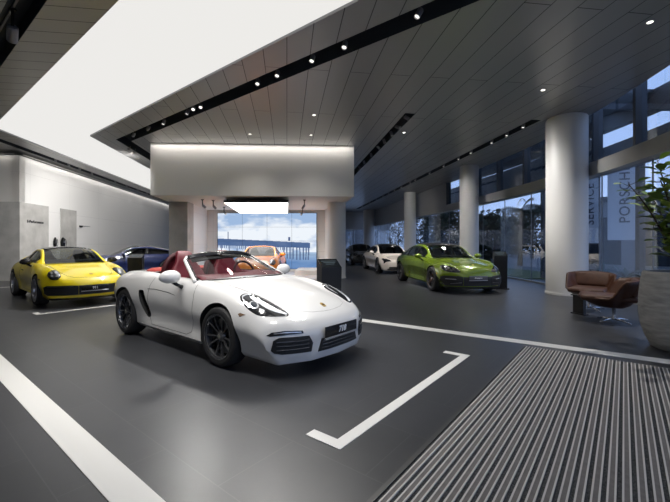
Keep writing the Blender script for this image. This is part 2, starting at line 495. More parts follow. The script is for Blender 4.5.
# far end glazing under the back wall
win3 = struct(bpy.data.objects.new('window_3', None)); COL.objects.link(win3)
p0 = Vector((4.5,far_wall_y))
for k in range(9):
    q0 = p0 - V2*(-1.5+k*2.0+0.03); q1 = p0 - V2*(-1.5+k*2.0+1.97); n = V1*0.03
    bm = bmesh.new(); prism(bm, [tuple(q0),tuple(q1),tuple(q1+n),tuple(q0+n)], 0.02, 2.9)
    from_bm('pane', bm, M_GLASS, win3)
    q2 = p0 - V2*(-1.5+k*2.0-0.03)
    bm = bmesh.new(); prism(bm, [tuple(q2-V1*0.05),tuple(q0-V1*0.05),tuple(q0+V1*0.08),tuple(q2+V1*0.08)], 0.0, 2.9)
    from_bm('mullion', bm, M_MULL, win3)

# ---- floor markings and entrance mat
M_LINE = mat('white_floor_inlay', (0.80,0.79,0.76), 0.4)
def inlay(name, poly, label, h=0.004):
    bm = bmesh.new(); prism(bm, poly, -0.002, h); o = from_bm(name, bm, M_LINE)
    return tag(o, label, 'floor line')
inlay('floor_line', [G(-14,0.767),G(1.5,0.767),G(1.5,0.953),G(-14,0.953)], 'wide white floor stripe running out of the lower left corner')
inlay('floor_line', [(-0.9,7.38+0.02),(0.489,6.426),(3.82,4.149),(6.05,2.62),(6.15,2.80),(3.957,4.299),(0.506,6.649),(-0.8,7.54)], 'white floor stripe along the far edge of the striped entrance mat')
def bracket(a, b0, b1, w, arm, label, h=0.004):
    bm = bmesh.new()
    pts = [G(a,b0), G(a,b1), G(a-arm,b1), G(a-arm,b1-w), G(a-w,b1-w), G(a-w,b0+w), G(a-arm,b0+w), G(a-arm,b0)]
    prism(bm, pts, -0.002, h); o = from_bm('bay_marking', bm, M_LINE)
    return tag(o, label, 'bay marking')
bracket(-1.48, 1.915, 4.53, 0.092, 0.31, 'white bracket shaped parking bay marking in front of the white convertible')
bracket(-8.88, 1.915, 4.53, 0.092, 0.31, 'white bay marking on the floor in front of the yellow coupe')
bracket(-15.3, 1.915, 4.53, 0.092, 0.31, 'white bay marking on the floor behind the yellow coupe')

mat_root = empty('entrance_mat', 'large grey striped entrance mat with aluminium ribs in the right foreground', 'mat', (*G(-1.05,5.38),0), GA)
M_MATCARPET = add_noise(mat('mat_carpet', (0.03,0.03,0.03), 0.95), (0.010,0.012,0.014), (0.12,0.125,0.13), 130, 2, 0.6)
M_MATRIB = add_noise(mat('mat_rib', (0.17,0.16,0.15), 0.6), (0.135,0.123,0.115), (0.18,0.165,0.155), 30, 4)
M_MATALU = mat('mat_aluminium_edge', (0.62,0.59,0.56), 0.45, 0.1)
MW, ML = 6.5, 5.3    # along a (across the ribs), along -b
bm = bmesh.new(); box(bm, (MW/2,-ML/2,0.002), (MW,ML,0.004)); from_bm('carpet_base', bm, M_MATCARPET, mat_root)
bm = bmesh.new(); box(bm, (0.0,-ML/2,0.006), (0.03,ML,0.012)); from_bm('edge_frame', bm, mat('mat_frame',(0.10,0.10,0.10),0.4,0.5), mat_root)
PITCH = 0.0672
nr = 0
first = None
k = 0
x = 0.055
ribs = []
while x < MW-0.05:
    if first is None:
        bm = bmesh.new(); box(bm, (0,-ML/2,0.005), (0.024,ML,0.010))
        first = from_bm('rib', bm, M_MATRIB, mat_root); first.location.x = x; r = first
        bm = bmesh.new()
        for s in (-1,1): box(bm, (s*0.0168,-ML/2,0.006), (0.0095,ML,0.012))
        e = from_bm('rib_edge', bm, M_MATALU, first)
    else:
        r = first.copy(); COL.objects.link(r); r.location.x = x
        e2 = e.copy(); COL.objects.link(e2); e2.parent = r
    x += PITCH

# ================================================================== CEILING FITTINGS
M_SPOTBODY = mat('spotlight_housing_black', (0.02,0.02,0.022), 0.4)
M_SPOTGREY = mat('spotlight_housing_grey', (0.26,0.26,0.28), 0.4, 0.3)
def spot_proto(name, r, L, m, yl=0.213):
    root = bpy.data.objects.new(name, None); root.empty_display_size = 0.1
    bm = bmesh.new(); lathe(bm, [(r*0.8,0.0),(r,0.02),(r,L-0.01),(r*0.94,L),(r*0.88,L-0.012),(r*0.86,L-0.03)], 20)
    bmesh.ops.contextual_create(bm, geom=[e for e in bm.edges if e.is_boundary and all(abs(v.co.z) < 1e-5 for v in e.verts)])
    bmesh.ops.rotate(bm, cent=(0,0,0), matrix=Matrix.Rotation(PI,3,'X'), verts=bm.verts)
    h = bpy.data.meshes.new('housing'); bm.to_mesh(h); bm.free(); h.materials.append(m)
    h.polygons.foreach_set('use_smooth',[True]*len(h.polygons)); h.set_sharp_from_angle(angle=0.6)
    bm = bmesh.new(); bmesh.ops.create_circle(bm, cap_ends=True, segments=20, radius=r*0.87); bmesh.ops.translate(bm, vec=(0,0,-L+0.022), verts=bm.verts)
    bmesh.ops.reverse_faces(bm, faces=bm.faces)
    l = bpy.data.meshes.new('lens'); bm.to_mesh(l); bm.free(); l.materials.append(M_LENS)
    bm = bmesh.new(); box(bm, (0,0,yl/2), (0.03,0.03,yl)); box(bm, (0,0,yl-0.017), (0.10,0.035,0.03))
    y = bpy.data.meshes.new('yoke'); bm.to_mesh(y); bm.free(); y.materials.append(M_SPOTBODY)
    return h, l, y
PROTO_S = spot_proto('s', 0.046, 0.15, M_SPOTGREY)
PROTO_B = spot_proto('b', 0.075, 0.26, M_SPOTGREY, 0.275)
def spotlight(x, y, z, target, watts, label, group, proto=PROTO_S, cone=62, blend=0.9, colr=(1,0.975,0.94), soft=0.10):
    root = empty('track_spotlight', label, 'spotlight', (x,y,z), 0, group)
    d = (Vector(target)-Vector((x,y,z))).normalized()
    q = d.to_track_quat('-Z','Y').to_euler()
    h = bpy.data.objects.new('housing', proto[0]); l = bpy.data.objects.new('lens', proto[1]); yk = bpy.data.objects.new('yoke', proto[2])
    for o in (h,l,yk): COL.objects.link(o); o.parent = root
    h.rotation_euler = q; l.rotation_euler = q
    if watts:
        ld = bpy.data.lights.new('spot_lamp','SPOT'); ld.energy = watts*SPOT; ld.spot_size = math.radians(cone); ld.spot_blend = blend
        ld.shadow_soft_size = soft; ld.color = colr
        lo = bpy.data.objects.new('spot_lamp', ld); COL.objects.link(lo); lo.parent = root
        lo.location = d*(0.34 if proto is PROTO_B else 0.30); lo.rotation_euler = q
    return root
ORD = ['first','second','third','fourth','fifth','sixth','seventh','eighth','ninth','tenth','eleventh','twelfth','thirteenth','fourteenth','fifteenth','sixteenth','seventeenth','eighteenth','nineteenth','twentieth']
CARP = Vector((*G(-4.6,3.2),0.5))
YELP = Vector((*G(-11.3,3.2),0.5))
def slot_row(pts, targets, watts, text, group, cone=80):
    for k,((x,y),t,w) in enumerate(zip(pts,targets,watts)):
        spotlight(x, y, CEIL+0.09, t, w, '%s small spotlight %s' % (ORD[k], text), group, cone=cone)
# long diagonal slot over the open car
pxA = [(419,13),(344,46),(312,60),(277,75),(257,83.5),(201,108),(195,111),(189,113),(166,123.5),(152,130),(138,136.5)]
ptsA = []
for p in pxA:
    q = Vector(at_ceiling(*p)); a = q.dot(E1); ptsA.append(G(a,5.11))
tA = [CARP+Vector((.5,-.6,0)),CARP+Vector((.8,-.9,0)),CARP+Vector((0.3,-.5,0)),CARP,CARP,CARP+Vector((-.8,.5,0)),CARP+Vector((-1.5,-.6,0)),YELP+Vector((1.5,-1,0)),YELP+Vector((1.2,-.5,0)),Vector((-11.3,14.0,.3)),Vector((-11.2,15.0,.3))]
wA = [45,55,60,65,65,60,60,150,190,75,75]
slot_row(ptsA, tA, wA, 'from the near end in the long diagonal ceiling slot', 'spotlights in the long diagonal slot')
pxA2 = [(128,147.5),(133,150.5)]
for k,p in enumerate(pxA2):
    q = Vector(at_ceiling(*p)); 
    spotlight(q.x, q.y+0.1, CEIL+0.09, (-11.3,16.3+2.2*k,.2), 170, '%s spotlight past the corner in the slot left of the white bulkhead' % ORD[k], 'spotlights beside the bulkhead', cone=125)
# short slot behind the bulkhead's right end
pB_s = [0.5,1.35,1.85,2.7,3.6,4.6,5.9,7.0]
ptsB = [tuple(pB+V1*s+V2*0.14) for s in pB_s]
tB = [Vector((6.3,10,2.3)),Vector((6.3,10,3.0)),Vector((3.4,11.3,.6)),Vector((3.4,12.3,.6)),Vector((5.9,16.1,2.4)),Vector((2.9,17.5,.6)),Vector((2.8,18.8,.6)),Vector((5.0,24.3,2.6))]
slot_row(ptsB, tB, [190,160,170,190,200,150,150,300], 'from the near end in the short slot right of the white bulkhead', 'spotlights in the short slot', cone=46)
# long slot beside the columns
pC_s = [0.55,1.35,2.2,3.6,4.6,6.0,7.6,9.6,10.4,12.0,13.4,14.8,16.2,18.2,20.5,23.5]
ptsC = [tuple(pC+V1*s+V2*0.14) for s in pC_s]
tC = []
for x,y in ptsC: tC.append(Vector((x-1.0, y-0.6, 0.3)))
slot_row(ptsC, tC, [50,45,45,45,60,40,60,60,0,60,60,0,60,0,60,60], 'counted away from the big round column in the slot beside the columns', 'spotlights in the column side slot')
# slot along the left wall
pL_px = [(63.5,160.6),(70,165.2),(77.5,169),(90,173.5),(115.5,182),(124.5,186),(136,190),(145,193.4)]
ptsL = []
for p in pL_px:
    q = Vector(at_ceiling(*p)); t = (q-pL).dot(V1); ptsL.append(tuple(pL+V1*t))
tL = [Vector((x+.10,y+.1,0)) for x,y in ptsL]
slot_row(ptsL, tL, [3,3,3,2,2,2,2,2], 'from the near end in the slot along the left wall', 'spotlights along the left wall', cone=140)
spotlight(*G(-7.54,1.33), CEIL-0.02, (-9.6,10.6,.4), 160, 'large grey cylinder spotlight hanging from the track in the upper left corner', None, PROTO_B)
for k,(a_,tx) in enumerate(((-5.3,-5.0),(-4.4,-4.4),(-3.3,-3.8),(-1.9,-3.2))):  # extra spotlights out of view, added to light the convertible's near side
    spotlight(*G(a_,1.33), CEIL-0.02, (*G(tx,2.7),0.5), 60, '%s added unseen overhead cylinder spotlight lighting the near side of the white convertible' % ORD[k], 'added overhead cylinder spotlights', PROTO_B, 80, 1.0, soft=0.3)
# track in that slot
bm = bmesh.new(); box(bm, (0,0,0), (14,0.03,0.03)); bmesh.ops.rotate(bm, cent=(0,0,0), matrix=Matrix.Rotation(GA,3,'Z'), verts=bm.verts)
g_ = G(-5,1.33); bmesh.ops.translate(bm, vec=(g_[0],g_[1],CEIL+0.272), verts=bm.verts)
tag(from_bm('lighting_track', bm, M_SPOTGREY), 'thin lighting track inside the upper left ceiling slot', 'track')
# recessed downlights
M_DL = emit_mat('downlight_lens', (1.0,0.95,0.88), 5.0)
DL = [((650,22),'brightest recessed downlight in the dark ceiling at the upper right'),((543,90),'recessed downlight in the ceiling just left of the big round column'),
      ((314,115),'nearest of three tiny downlights above the white bulkhead'),((250,134),'left tiny downlight above the white bulkhead front edge'),((311,135),'right tiny downlight close above the white bulkhead front edge'),((404,132.5),'tiny downlight beside the short ceiling slot')]
for p,lab,dw in [(p,l,w) for (p,l),w in zip(DL,(120,70,40,30,30,40))]:
    x,y = at_ceiling(*p); root = empty('recessed_downlight', lab, 'downlight', (x,y,CEIL), 0, 'recessed downlights')
    bm = bmesh.new(); lathe(bm, [(0.055,0.0),(0.055,-0.006),(0.042,-0.008),(0.040,0.0)], 20); from_bm('trim_ring', bm, M_WHITE, root, smooth=True)
    bm = bmesh.new(); bmesh.ops.create_circle(bm, cap_ends=True, segments=20, radius=0.041); bmesh.ops.translate(bm, vec=(0,0,-0.003), verts=bm.verts); bmesh.ops.reverse_faces(bm, faces=bm.faces)
    from_bm('lens', bm, M_DL, root)
    ld = bpy.data.lights.new('downlight_lamp','SPOT'); ld.energy = dw*SPOT; ld.spot_size = math.radians(110); ld.spot_blend = 1; ld.shadow_soft_size = 0.04; ld.color = (1,.95,.88)
    lo = bpy.data.objects.new('downlight_lamp', ld); COL.objects.link(lo); lo.parent = root; lo.location = (0,0,-0.03)
# cove lights: above the bulkhead front and along the left wall top
def strip_light(name, p, d, L, z, watts, w=0.05, aim=(0,0,0)):
    ld = bpy.data.lights.new(name,'AREA'); ld.shape = 'RECTANGLE'; ld.size = L; ld.size_y = w; ld.energy = watts; ld.color = (1,.955,.90)
    o = bpy.data.objects.new(name, ld); COL.objects.link(o)
    c = p+d*(L/2); o.location = (c.x,c.y,z); o.rotation_euler = (aim[0],aim[1],math.atan2(d.y,d.x))
    return o
strip_light('bulkhead_cove_lamp', bl-BN*0.17+BD*0.05, BD, BW-0.1, CEIL-0.01, 26)
bm = bmesh.new(); q0 = WC+V2*0.10
prism(bm, [tuple(q0+V2*0.0),tuple(q0+V1*20),tuple(q0+V1*20+V2*0.035),tuple(q0+V2*0.035)], WTOP-0.0, WTOP+0.03)
prism(bm, [tuple(WC-V1*0.10-V2*0.1),tuple(WC-V1*0.135-V2*0.1),tuple(WC-V1*0.135-V2*9),tuple(WC-V1*0.10-V2*9)], WTOP, WTOP+0.03)
for k in range(6):
    c = WC+V1*(0.3+k*3.8); box(bm, (c.x+0.06,c.y,WTOP+0.035), (0.14,0.03,0.02))
c = WC-V2*0.5; box(bm, (c.x,c.y-0.07,WTOP+0.035), (0.03,0.14,0.02))
tag(from_bm('cove_light_profile', bm, M_WHITE), 'slim white light profile along the top of the left wall', 'light profile')
strip_light('wall_cove_lamp', WC+V2*0.12+V1*0.05, V1, 20, WTOP-0.005, 28, 0.03)
strip_light('wall_cove_lamp', WC-V1*0.12-V2*9, V2, 8.95, WTOP-0.005, 9, 0.03)

# ================================================================== CARS
def pchip(x, y, q):
    x = np.asarray(x,float); y = np.asarray(y,float); q = np.asarray(q,float)
    h = np.diff(x); d = np.diff(y)/h; m = np.zeros_like(y)
    for i in range(1,len(x)-1):
        if d[i-1]*d[i] > 0:
            w1 = 2*h[i]+h[i-1]; w2 = h[i]+2*h[i-1]
            m[i] = (w1+w2)/(w1/d[i-1]+w2/d[i])
    m[0] = d[0]; m[-1] = d[-1]
    i = np.clip(np.searchsorted(x,q,side='right')-1,0,len(x)-2)
    t = (q-x[i])/h[i]
    return ((1+2*t)*(1-t)**2*y[i] + t*(1-t)**2*h[i]*m[i] + t*t*(3-2*t)*y[i+1] + t*t*(t-1)*h[i]*m[i+1])
def sstep(t): t = np.clip(t,0,1); return t*t*(3-2*t)
def cr_section(K, n):
    """Catmull-Rom through the key points; mirrored start so the centre line stays flat"""
    K = np.asarray(K,float)
    first = K[1].copy(); first[0] = -first[0]
    P = np.vstack([first, K, 2*K[-1]-K[-2]])
    out = []; idx = []
    for i in range(1,len(P)-2):
        a,b,c,d = P[i-1],P[i],P[i+1],P[i+2]
        for k in range(n):
            t = k/n
            out.append(0.5*((2*b)+(c-a)*t+(2*a-5*b+4*c-d)*t*t+(3*b-a-3*c+d)*t**3)); idx.append(i-1+t)
    out.append(K[-1]); idx.append(len(K)-1.0)
    return np.array(out), np.array(idx)

class Car: pass

def resample_table(T, nS):
    T = np.asarray(T,float)
    s = np.concatenate([[0],np.cumsum(np.hypot(np.diff(T[:,0]), np.diff(T[:,1]))+1e-4)])
    q = np.linspace(0, s[-1], nS)
    return np.stack([pchip(s, T[:,c], q) for c in range(T.shape[1])],1)

def body_surface(T, nS, nsec, nose_x, nose_x0, nose_s, nose_p, tail_x, tail_x0, tail_s, tail_p, tuck=0.0):
    R = resample_table(T, nS)
    rings = []; 
    for X,zt,zv,zc,yc,wm,zw,ws,zb in R:
        tk = tuck*sstep((1.0-X)/0.25)*sstep((X+0.75)/0.3)
        K = [(0,zt),(0.42*yc, zt+(zv-zt)*0.30),(0.78*yc,zv),(yc,zc),
             (yc+(wm-yc)*0.70, zw+(zc-zw)*0.66),(wm,zw),
             (wm+(ws-wm)*0.6-tk, zw+(zb-zw)*0.52),(ws,zb+min(0.05,0.25*(zw-zb)))]
        P, idx = cr_section(K, nsec)
        bot = np.array([(ws-0.05,zb),(ws*0.55,zb),(0,zb)])
        P = np.vstack([P,bot]); idx = np.concatenate([idx,[8,9,10]])
        y = np.abs(P[:,0])
        sh = np.zeros(len(P)) + X
        if X > nose_x0: sh -= nose_s*((X-nose_x0)/(nose_x-nose_x0))**1.6*(y/0.85)**nose_p
        if X < tail_x0: sh += tail_s*((tail_x0-X)/(tail_x0-tail_x))**1.6*(y/0.85)**tail_p
        rings.append(np.column_stack([sh,P[:,0],P[:,1]]))
    caps = (lambda y: tail_x+tail_s*(abs(y)/0.85)**tail_p, lambda y: nose_x-nose_s*(abs(y)/0.85)**nose_p)
    return np.array(rings), idx, caps

def make_body(root, rings, idx, mats, deck=None, caps=None, name='body'):
    n,m,_ = rings.shape
    bm = bmesh.new()
    right = [[bm.verts.new(tuple(p)) for p in r] for r in rings]
    left = [[right[i][j] if j in (0,m-1) else bm.verts.new((r[j][0],-r[j][1],r[j][2])) for j in range(m)] for i,r in enumerate(rings)]
    for i in range(n-1):
        for j in range(m-1):
            k = 1 if (deck and deck(rings[i][j], idx[j])) else 0
            for g,rev in ((right,False),(left,True)):
                q = [g[i][j],g[i+1][j],g[i+1][j+1],g[i][j+1]]
                if rev: q = q[::-1]
                try: fc = bm.faces.new(q); fc.material_index = k
                except ValueError: pass
    # rounded end caps: fill the end ring across, following the plan curve of the nose or tail
    for i,fx in ((0,caps[0]),(n-1,caps[1])):
        loop = list(right[i]) + list(left[i][1:-1])[::-1]
        pts = [Vector((v.co.y, v.co.z)) for v in loop]; nl = len(loop)
        bp = [tuple(p) for p in pts]
        ys = np.linspace(min(p[0] for p in bp), max(p[0] for p in bp), 34); zs = np.linspace(min(p[1] for p in bp), max(p[1] for p in bp), 8)
        for y in ys:
            for z in zs:
                if inside((y,z), bp) and min((Vector((y,z))-p).length for p in pts[:nl]) > 0.014: pts.append(Vector((y,z)))
        vs_,_,fs_,ov,_,_ = delaunay_2d_cdt(pts, [], [list(range(nl))], 1, 1e-7)
        mv = []
        for v,o in zip(vs_,ov):
            k = [q for q in o if q < nl]
            mv.append(loop[k[0]] if k else bm.verts.new((fx(v[0]), v[0], v[1])))
        for f in fs_:
            q = [mv[t] for t in f]
            if len(set(q)) == len(q):
                try: bm.faces.new(q)
                except ValueError: pass
    bmesh.ops.recalc_face_normals(bm, faces=bm.faces)
    return from_bm(name, bm, mats, root)

def bvh_of(o):
    me = o.data
    return BVHTree.FromPolygons([v.co.copy() for v in me.vertices], [tuple(p.vertices) for p in me.polygons])

def smooth_poly(poly, n=5):
    P = [np.array(p,float) for p in poly]; out = []
    N_ = len(P)
    for i in range(N_):
        a,b,c,d = P[i-1],P[i],P[(i+1)%N_],P[(i+2)%N_]
        for k in range(n):
            t = k/n
            out.append(tuple(0.5*((2*b)+(c-a)*t+(2*a-5*b+4*c-d)*t*t+(3*b-a-3*c+d)*t**3)))
    return out
def inside(p, poly):
    x,y = p; c = False; n = len(poly)
    for i in range(n):
        x0,y0 = poly[i]; x1,y1 = poly[i-1]
        if (y0>y) != (y1>y) and x < (x1-x0)*(y-y0)/(y1-y0)+x0: c = not c
    return c
def patch(name, bvh, poly, plane, m, parent, off=0.004, thick=0.006, step=0.02, flip=False, dome=0.0):
    """cover the region of the car surface inside a 2D outline with a thin shell.
    plane 'front': outline (y,z) seen along -x; 'top': (x,y) seen from above; 'side': (x,z), flip picks -y;
    or a tuple (origin, U, V, D) for any other view"""
    if plane == 'front': O,U,Vv,D = Vector((4,0,0)),Vector((0,1,0)),Vector((0,0,1)),Vector((-1,0,0))
    elif plane == 'rear': O,U,Vv,D = Vector((-4,0,0)),Vector((0,1,0)),Vector((0,0,1)),Vector((1,0,0))
    elif plane == 'top': O,U,Vv,D = Vector((0,0,3)),Vector((1,0,0)),Vector((0,1,0)),Vector((0,0,-1))
    elif plane == 'side':
        s = -1 if flip else 1
        O,U,Vv,D = Vector((0,3*s,0)),Vector((1,0,0)),Vector((0,0,1)),Vector((0,-s,0))
    else: O,U,Vv,D = plane
    xs = [p[0] for p in poly]; ys = [p[1] for p in poly]
    pts = []
    n = len(poly)
    for i in range(n):
        a = Vector(poly[i]); b = Vector(poly[(i+1)%n]); k = max(1,int((b-a).length/step))
        for j in range(k): pts.append(a+(b-a)*(j/k))
    nb = len(pts); bpoly = [tuple(p) for p in pts]
    x = min(xs)+step*0.5
    while x < max(xs):
        y = min(ys)+step*0.5
        while y < max(ys):
            if inside((x,y), bpoly):
                # keep clear of the outline
                if min((Vector((x,y))-p).length for p in pts[:nb]) > step*0.4: pts.append(Vector((x,y)))
            y += step
        x += step
    vs,es,fs,_,_,_ = delaunay_2d_cdt(pts, [], [list(range(nb))], 1, 1e-6)
    vs2 = [Vector(v) for v in vs]
    # distance to the outline for a gentle dome
    co = []; ok = []
    for v in vs2:
        h, nr, _, _ = bvh.ray_cast(O+U*v[0]+Vv*v[1], D)
        if h is None: ok.append(False); co.append((None,None)); continue
        if nr.dot(D) > 0: nr = -nr
        dm = 0.0
        if dome: dm = dome*min(1.0, min((v-Vector(p)).length for p in bpoly)/0.06)
        ok.append(True); co.append((h+nr*(off+dm), nr))
    bm = bmesh.new(); T = {}; B = {}
    for i,(c,nr) in enumerate(co):
        if ok[i]: T[i] = bm.verts.new(c); B[i] = bm.verts.new(c-nr*thick)
    edge = {}
    for f in fs:
        if not all(ok[i] for i in f): continue
        pos = [co[i][0] for i in f]
        if max((pos[k]-pos[k-1]).length for k in range(len(f))) > 0.25: continue
        bm.faces.new([T[i] for i in f]); bm.faces.new([B[i] for i in f][::-1])
        for k in range(len(f)):
            e = (f[k-1],f[k]); edge[e] = edge.get(e,0)+1
    for (a,b) in list(edge):
        if (b,a) not in edge:
            try: bm.faces.new((T[a],B[a],B[b],T[b]))
            except ValueError: pass
    bmesh.ops.recalc_face_normals(bm, faces=bm.faces)
    return from_bm(name, bm, m, parent, smooth=True, angle=50)
def seam(name, bvh, line, plane, m, parent, r=0.003, step=0.02, flip=False, off=0.0):
    if plane == 'front': O,U,Vv,D = Vector((4,0,0)),Vector((0,1,0)),Vector((0,0,1)),Vector((-1,0,0))
    elif plane == 'top': O,U,Vv,D = Vector((0,0,3)),Vector((1,0,0)),Vector((0,1,0)),Vector((0,0,-1))
    else:
        s = -1 if flip else 1
        O,U,Vv,D = Vector((0,3*s,0)),Vector((1,0,0)),Vector((0,0,1)),Vector((0,-s,0))
    pts = []
    for a,b in zip(line, line[1:]):
        a = Vector(a); b = Vector(b); k = max(1,int((b-a).length/step))
        for j in range(k): pts.append(a+(b-a)*(j/k))
    pts.append(Vector(line[-1])); out = []
    for p in pts:
        h,nr,_,_ = bvh.ray_cast(O+U*p[0]+Vv*p[1], D)
        if h is not None:
            if nr.dot(D) > 0: nr = -nr
            if out and (h-out[-1]).length > 0.3: break
            out.append(h+nr*off)
    if len(out) < 2: return None
    bm = bmesh.new(); tube(bm, out, r, 6)
    return from_bm(name, bm, m, parent, smooth=True)
def mirror_poly(p): return [(x,-y) for x,y in p][::-1]
def mirror_yz(p): return [(-y,z) for y,z in p][::-1]

# ---- wheels -------------------------------------------------------
M_TYRE = add_noise(mat('tyre_rubber', (0.012,0.012,0.013), 0.7), (0.018,0.018,0.019), (0.026,0.026,0.028), 40, 2)
M_DISC = mat('brake_disc_steel', (0.30,0.30,0.31), 0.35, 0.9)
M_RIMDARK = mat('dark_titanium_rim', (0.13,0.132,0.14), 0.25, 0.75, 0.6)
M_RIMSILVER = mat('silver_rim', (0.42,0.42,0.44), 0.28, 0.85)
M_RIMGREY = mat('grey_rim', (0.16,0.16,0.17), 0.28, 0.8)
M_WELL = mat('wheel_well_black', (0.006,0.006,0.007), 0.85)
def make_wheel(car, x, y, R, width, style='ten', rim=M_RIMDARK, edge=None, caliper=None, seg=56):
    """axis along y; the outside face looks to +y before mirroring"""
    s = 1 if y > 0 else -1
    rr = R-0.085                      # rim radius
    h = width/2
    bm = bmesh.new()
    lathe(bm, [(rr-0.012,-h+0.02),(rr+0.01,-h),(R-0.02,-h+0.012),(R,-h+0.05),(R,h-0.05),(R-0.02,h-0.012),(R-0.045,h),(rr+0.012,h-0.004),(rr-0.012,h-0.02),(rr-0.012,-h+0.02)], seg, 'y')
    bmesh.ops.recalc_face_normals(bm, faces=bm.faces)
    tyre_me = bm
    # rim: barrel, lip, spokes and hub in one
    bm = bmesh.new()
    lathe(bm, [(rr-0.035,-h+0.02),(rr-0.03,h-0.06),(rr-0.02,h-0.022),(rr-0.012,h-0.016),(rr-0.012,h-0.006),(rr+0.004,h-0.002),(rr+0.006,h-0.010),(rr-0.008,-h+0.03)], seg, 'y')
    n = {'ten':10,'five_double':10,'multi':14}.get(style,10)
    for k in range(n):
        a = 2*PI*k/n
        if style == 'five_double': a = 2*PI*(k//2)/5 + (0.17 if k%2 else -0.17)
        if style == 'ten': a += 0.05*(1 if k%2 else -1)
        w0,w1 = (0.028,0.024) if style != 'multi' else (0.02,0.016)
        r0,r1 = 0.045, rr-0.014
        y0,y1 = h-0.055, h-0.022
        P = []
        for r,w,yy,t in ((r0,w0,y0,0.03),(0.5*(r0+r1),0.9*w1,0.5*(y0+y1)+0.008,0.03),(r1,w1*1.25,y1,0.025)):
            P.append([(r,-w/2,yy-t),(r,w/2,yy-t),(r,w*0.30,yy),(r,-w*0.30,yy)])
        ca, sa = math.cos(a), math.sin(a)
        R_ = [[bm.verts.new((p[0]*ca-p[1]*sa, p[2], p[0]*sa+p[1]*ca)) for p in q] for q in P]
        for q,r in zip(R_,R_[1:]):
            for j in range(4): bm.faces.new((q[j],q[(j+1)%4],r[(j+1)%4],r[j]))
    lathe(bm, [(0.0,h-0.03),(0.035,h-0.032),(0.055,h-0.045),(0.075,h-0.075),(0.075,h-0.12)], 24, 'y')
    bmesh.ops.recalc_face_normals(bm, faces=bm.faces)
    rim_bm = bm
    def place(o, b): 
        if s < 0: o.data.transform(Matrix.Diagonal((1,-1,1,1))); o.data.flip_normals()
    w = from_bm('wheel', rim_bm, rim, car, smooth=True, angle=35); place(w, None)
    w.location = (x, y, R)
    t = from_bm('tyre', tyre_me, M_TYRE, w, smooth=True, angle=35); place(t,None)
    bm = bmesh.new(); lathe(bm, [(0.0,h-0.10),(rr-0.055,h-0.10),(rr-0.055,h-0.125),(0.0,h-0.125)], 40, 'y'); bmesh.ops.recalc_face_normals(bm, faces=bm.faces)
    d = from_bm('brake_disc', bm, M_DISC, w, smooth=True, angle=35); place(d,None)
    bm = bmesh.new(); lathe(bm, [(0.0,h-0.026),(0.024,h-0.027),(0.03,h-0.034)], 20, 'y'); bmesh.ops.recalc_face_normals(bm, faces=bm.faces)
    c = from_bm('hub_cap', bm, mat('hub_cap_silver',(0.5,0.48,0.42),0.3,0.8), w, smooth=True); place(c,None)
    # brake caliper hugging the disc
    bm = bmesh.new(); ring = []
    for k in range(9):
        a = math.radians(150+60*k/8)
        ring.append([bm.verts.new((r*math.cos(a), yy, r*math.sin(a))) for r,yy in ((rr-0.11,h-0.14),(rr-0.05,h-0.14),(rr-0.05,h-0.085),(rr-0.11,h-0.085))])
    for q,r in zip(ring,ring[1:]):
        for j in range(4): bm.faces.new((q[j],q[(j+1)%4],r[(j+1)%4],r[j]))
    bm.faces.new(ring[0][::-1]); bm.faces.new(ring[-1]); bmesh.ops.recalc_face_normals(bm, faces=bm.faces)
    cl = from_bm('brake_caliper', bm, caliper or mat('caliper_black',(0.02,0.02,0.02),0.4), w, smooth=True, angle=40); place(cl,None)
    return w
def wheel_cutters(xf, xr, yin, R, Rr=None):
    out = []
    for x,r in ((xf,R),(xr,Rr or R)):
        for s in (1,-1):
            bm = bmesh.new(); lathe(bm, [(r,0),(r,0.8)], 56, 'y', cap=True)
            bmesh.ops.recalc_face_normals(bm, faces=bm.faces)
            bmesh.ops.translate(bm, vec=(x, yin if s>0 else -yin-0.8, R-0.035+0.0), verts=bm.verts)
            out.append(from_bm('cutter', bm, M_WELL))
    return out
def prism_x(poly_yz, x0, x1, m):
    bm = bmesh.new(); n = len(poly_yz)
    a = [bm.verts.new((x0,y,z)) for y,z in poly_yz]; b = [bm.verts.new((x1,y,z)) for y,z in poly_yz]
    bm.faces.new(a); bm.faces.new(b[::-1])
    for i in range(n): bm.faces.new((a[i],a[(i+1)%n],b[(i+1)%n],b[i]))
    bmesh.ops.recalc_face_normals(bm, faces=bm.faces)
    return from_bm('cutter', bm, m)
def prism_y(poly_xz, y0, y1, m):
    bm = bmesh.new(); n = len(poly_xz)
    a = [bm.verts.new((x,y0,z)) for x,z in poly_xz]; b = [bm.verts.new((x,y1,z)) for x,z in poly_xz]
    bm.faces.new(a); bm.faces.new(b[::-1])
    for i in range(n): bm.faces.new((a[i],a[(i+1)%n],b[(i+1)%n],b[i]))
    bmesh.ops.recalc_face_normals(bm, faces=bm.faces)
    return from_bm('cutter', bm, m)

# ---- shared car materials -----------------------------------------
def paint(name, col, rough=0.35, metal=0.0): return mat(name, col, rough, metal, coat=1.0)
M_PWHITE = paint('white_car_paint', (0.735,0.73,0.72))
M_PYELLOW = paint('yellow_car_paint', (0.86,0.68,0.010))
M_PGREEN = paint('mamba_green_paint', (0.15,0.225,0.012), 0.25, 0.2)
M_PCREAM = paint('cream_white_paint', (0.74,0.66,0.58))
M_PBLACK = paint('black_car_paint', (0.012,0.013,0.016))
M_PBLUE = paint('blue_car_paint', (0.005,0.013,0.075))
M_PORANGE = paint('orange_car_paint', (0.85,0.25,0.015))
M_TRIM = mat('gloss_black_trim', (0.010,0.010,0.011), 0.2)
M_GRILLE = mat('black_grille', (0.010,0.010,0.011), 0.55)
M_SEAM = mat('panel_gap_dark', (0.22,0.22,0.22), 0.8)
M_SEAMB = mat('panel_gap_black', (0.03,0.03,0.03), 0.8)
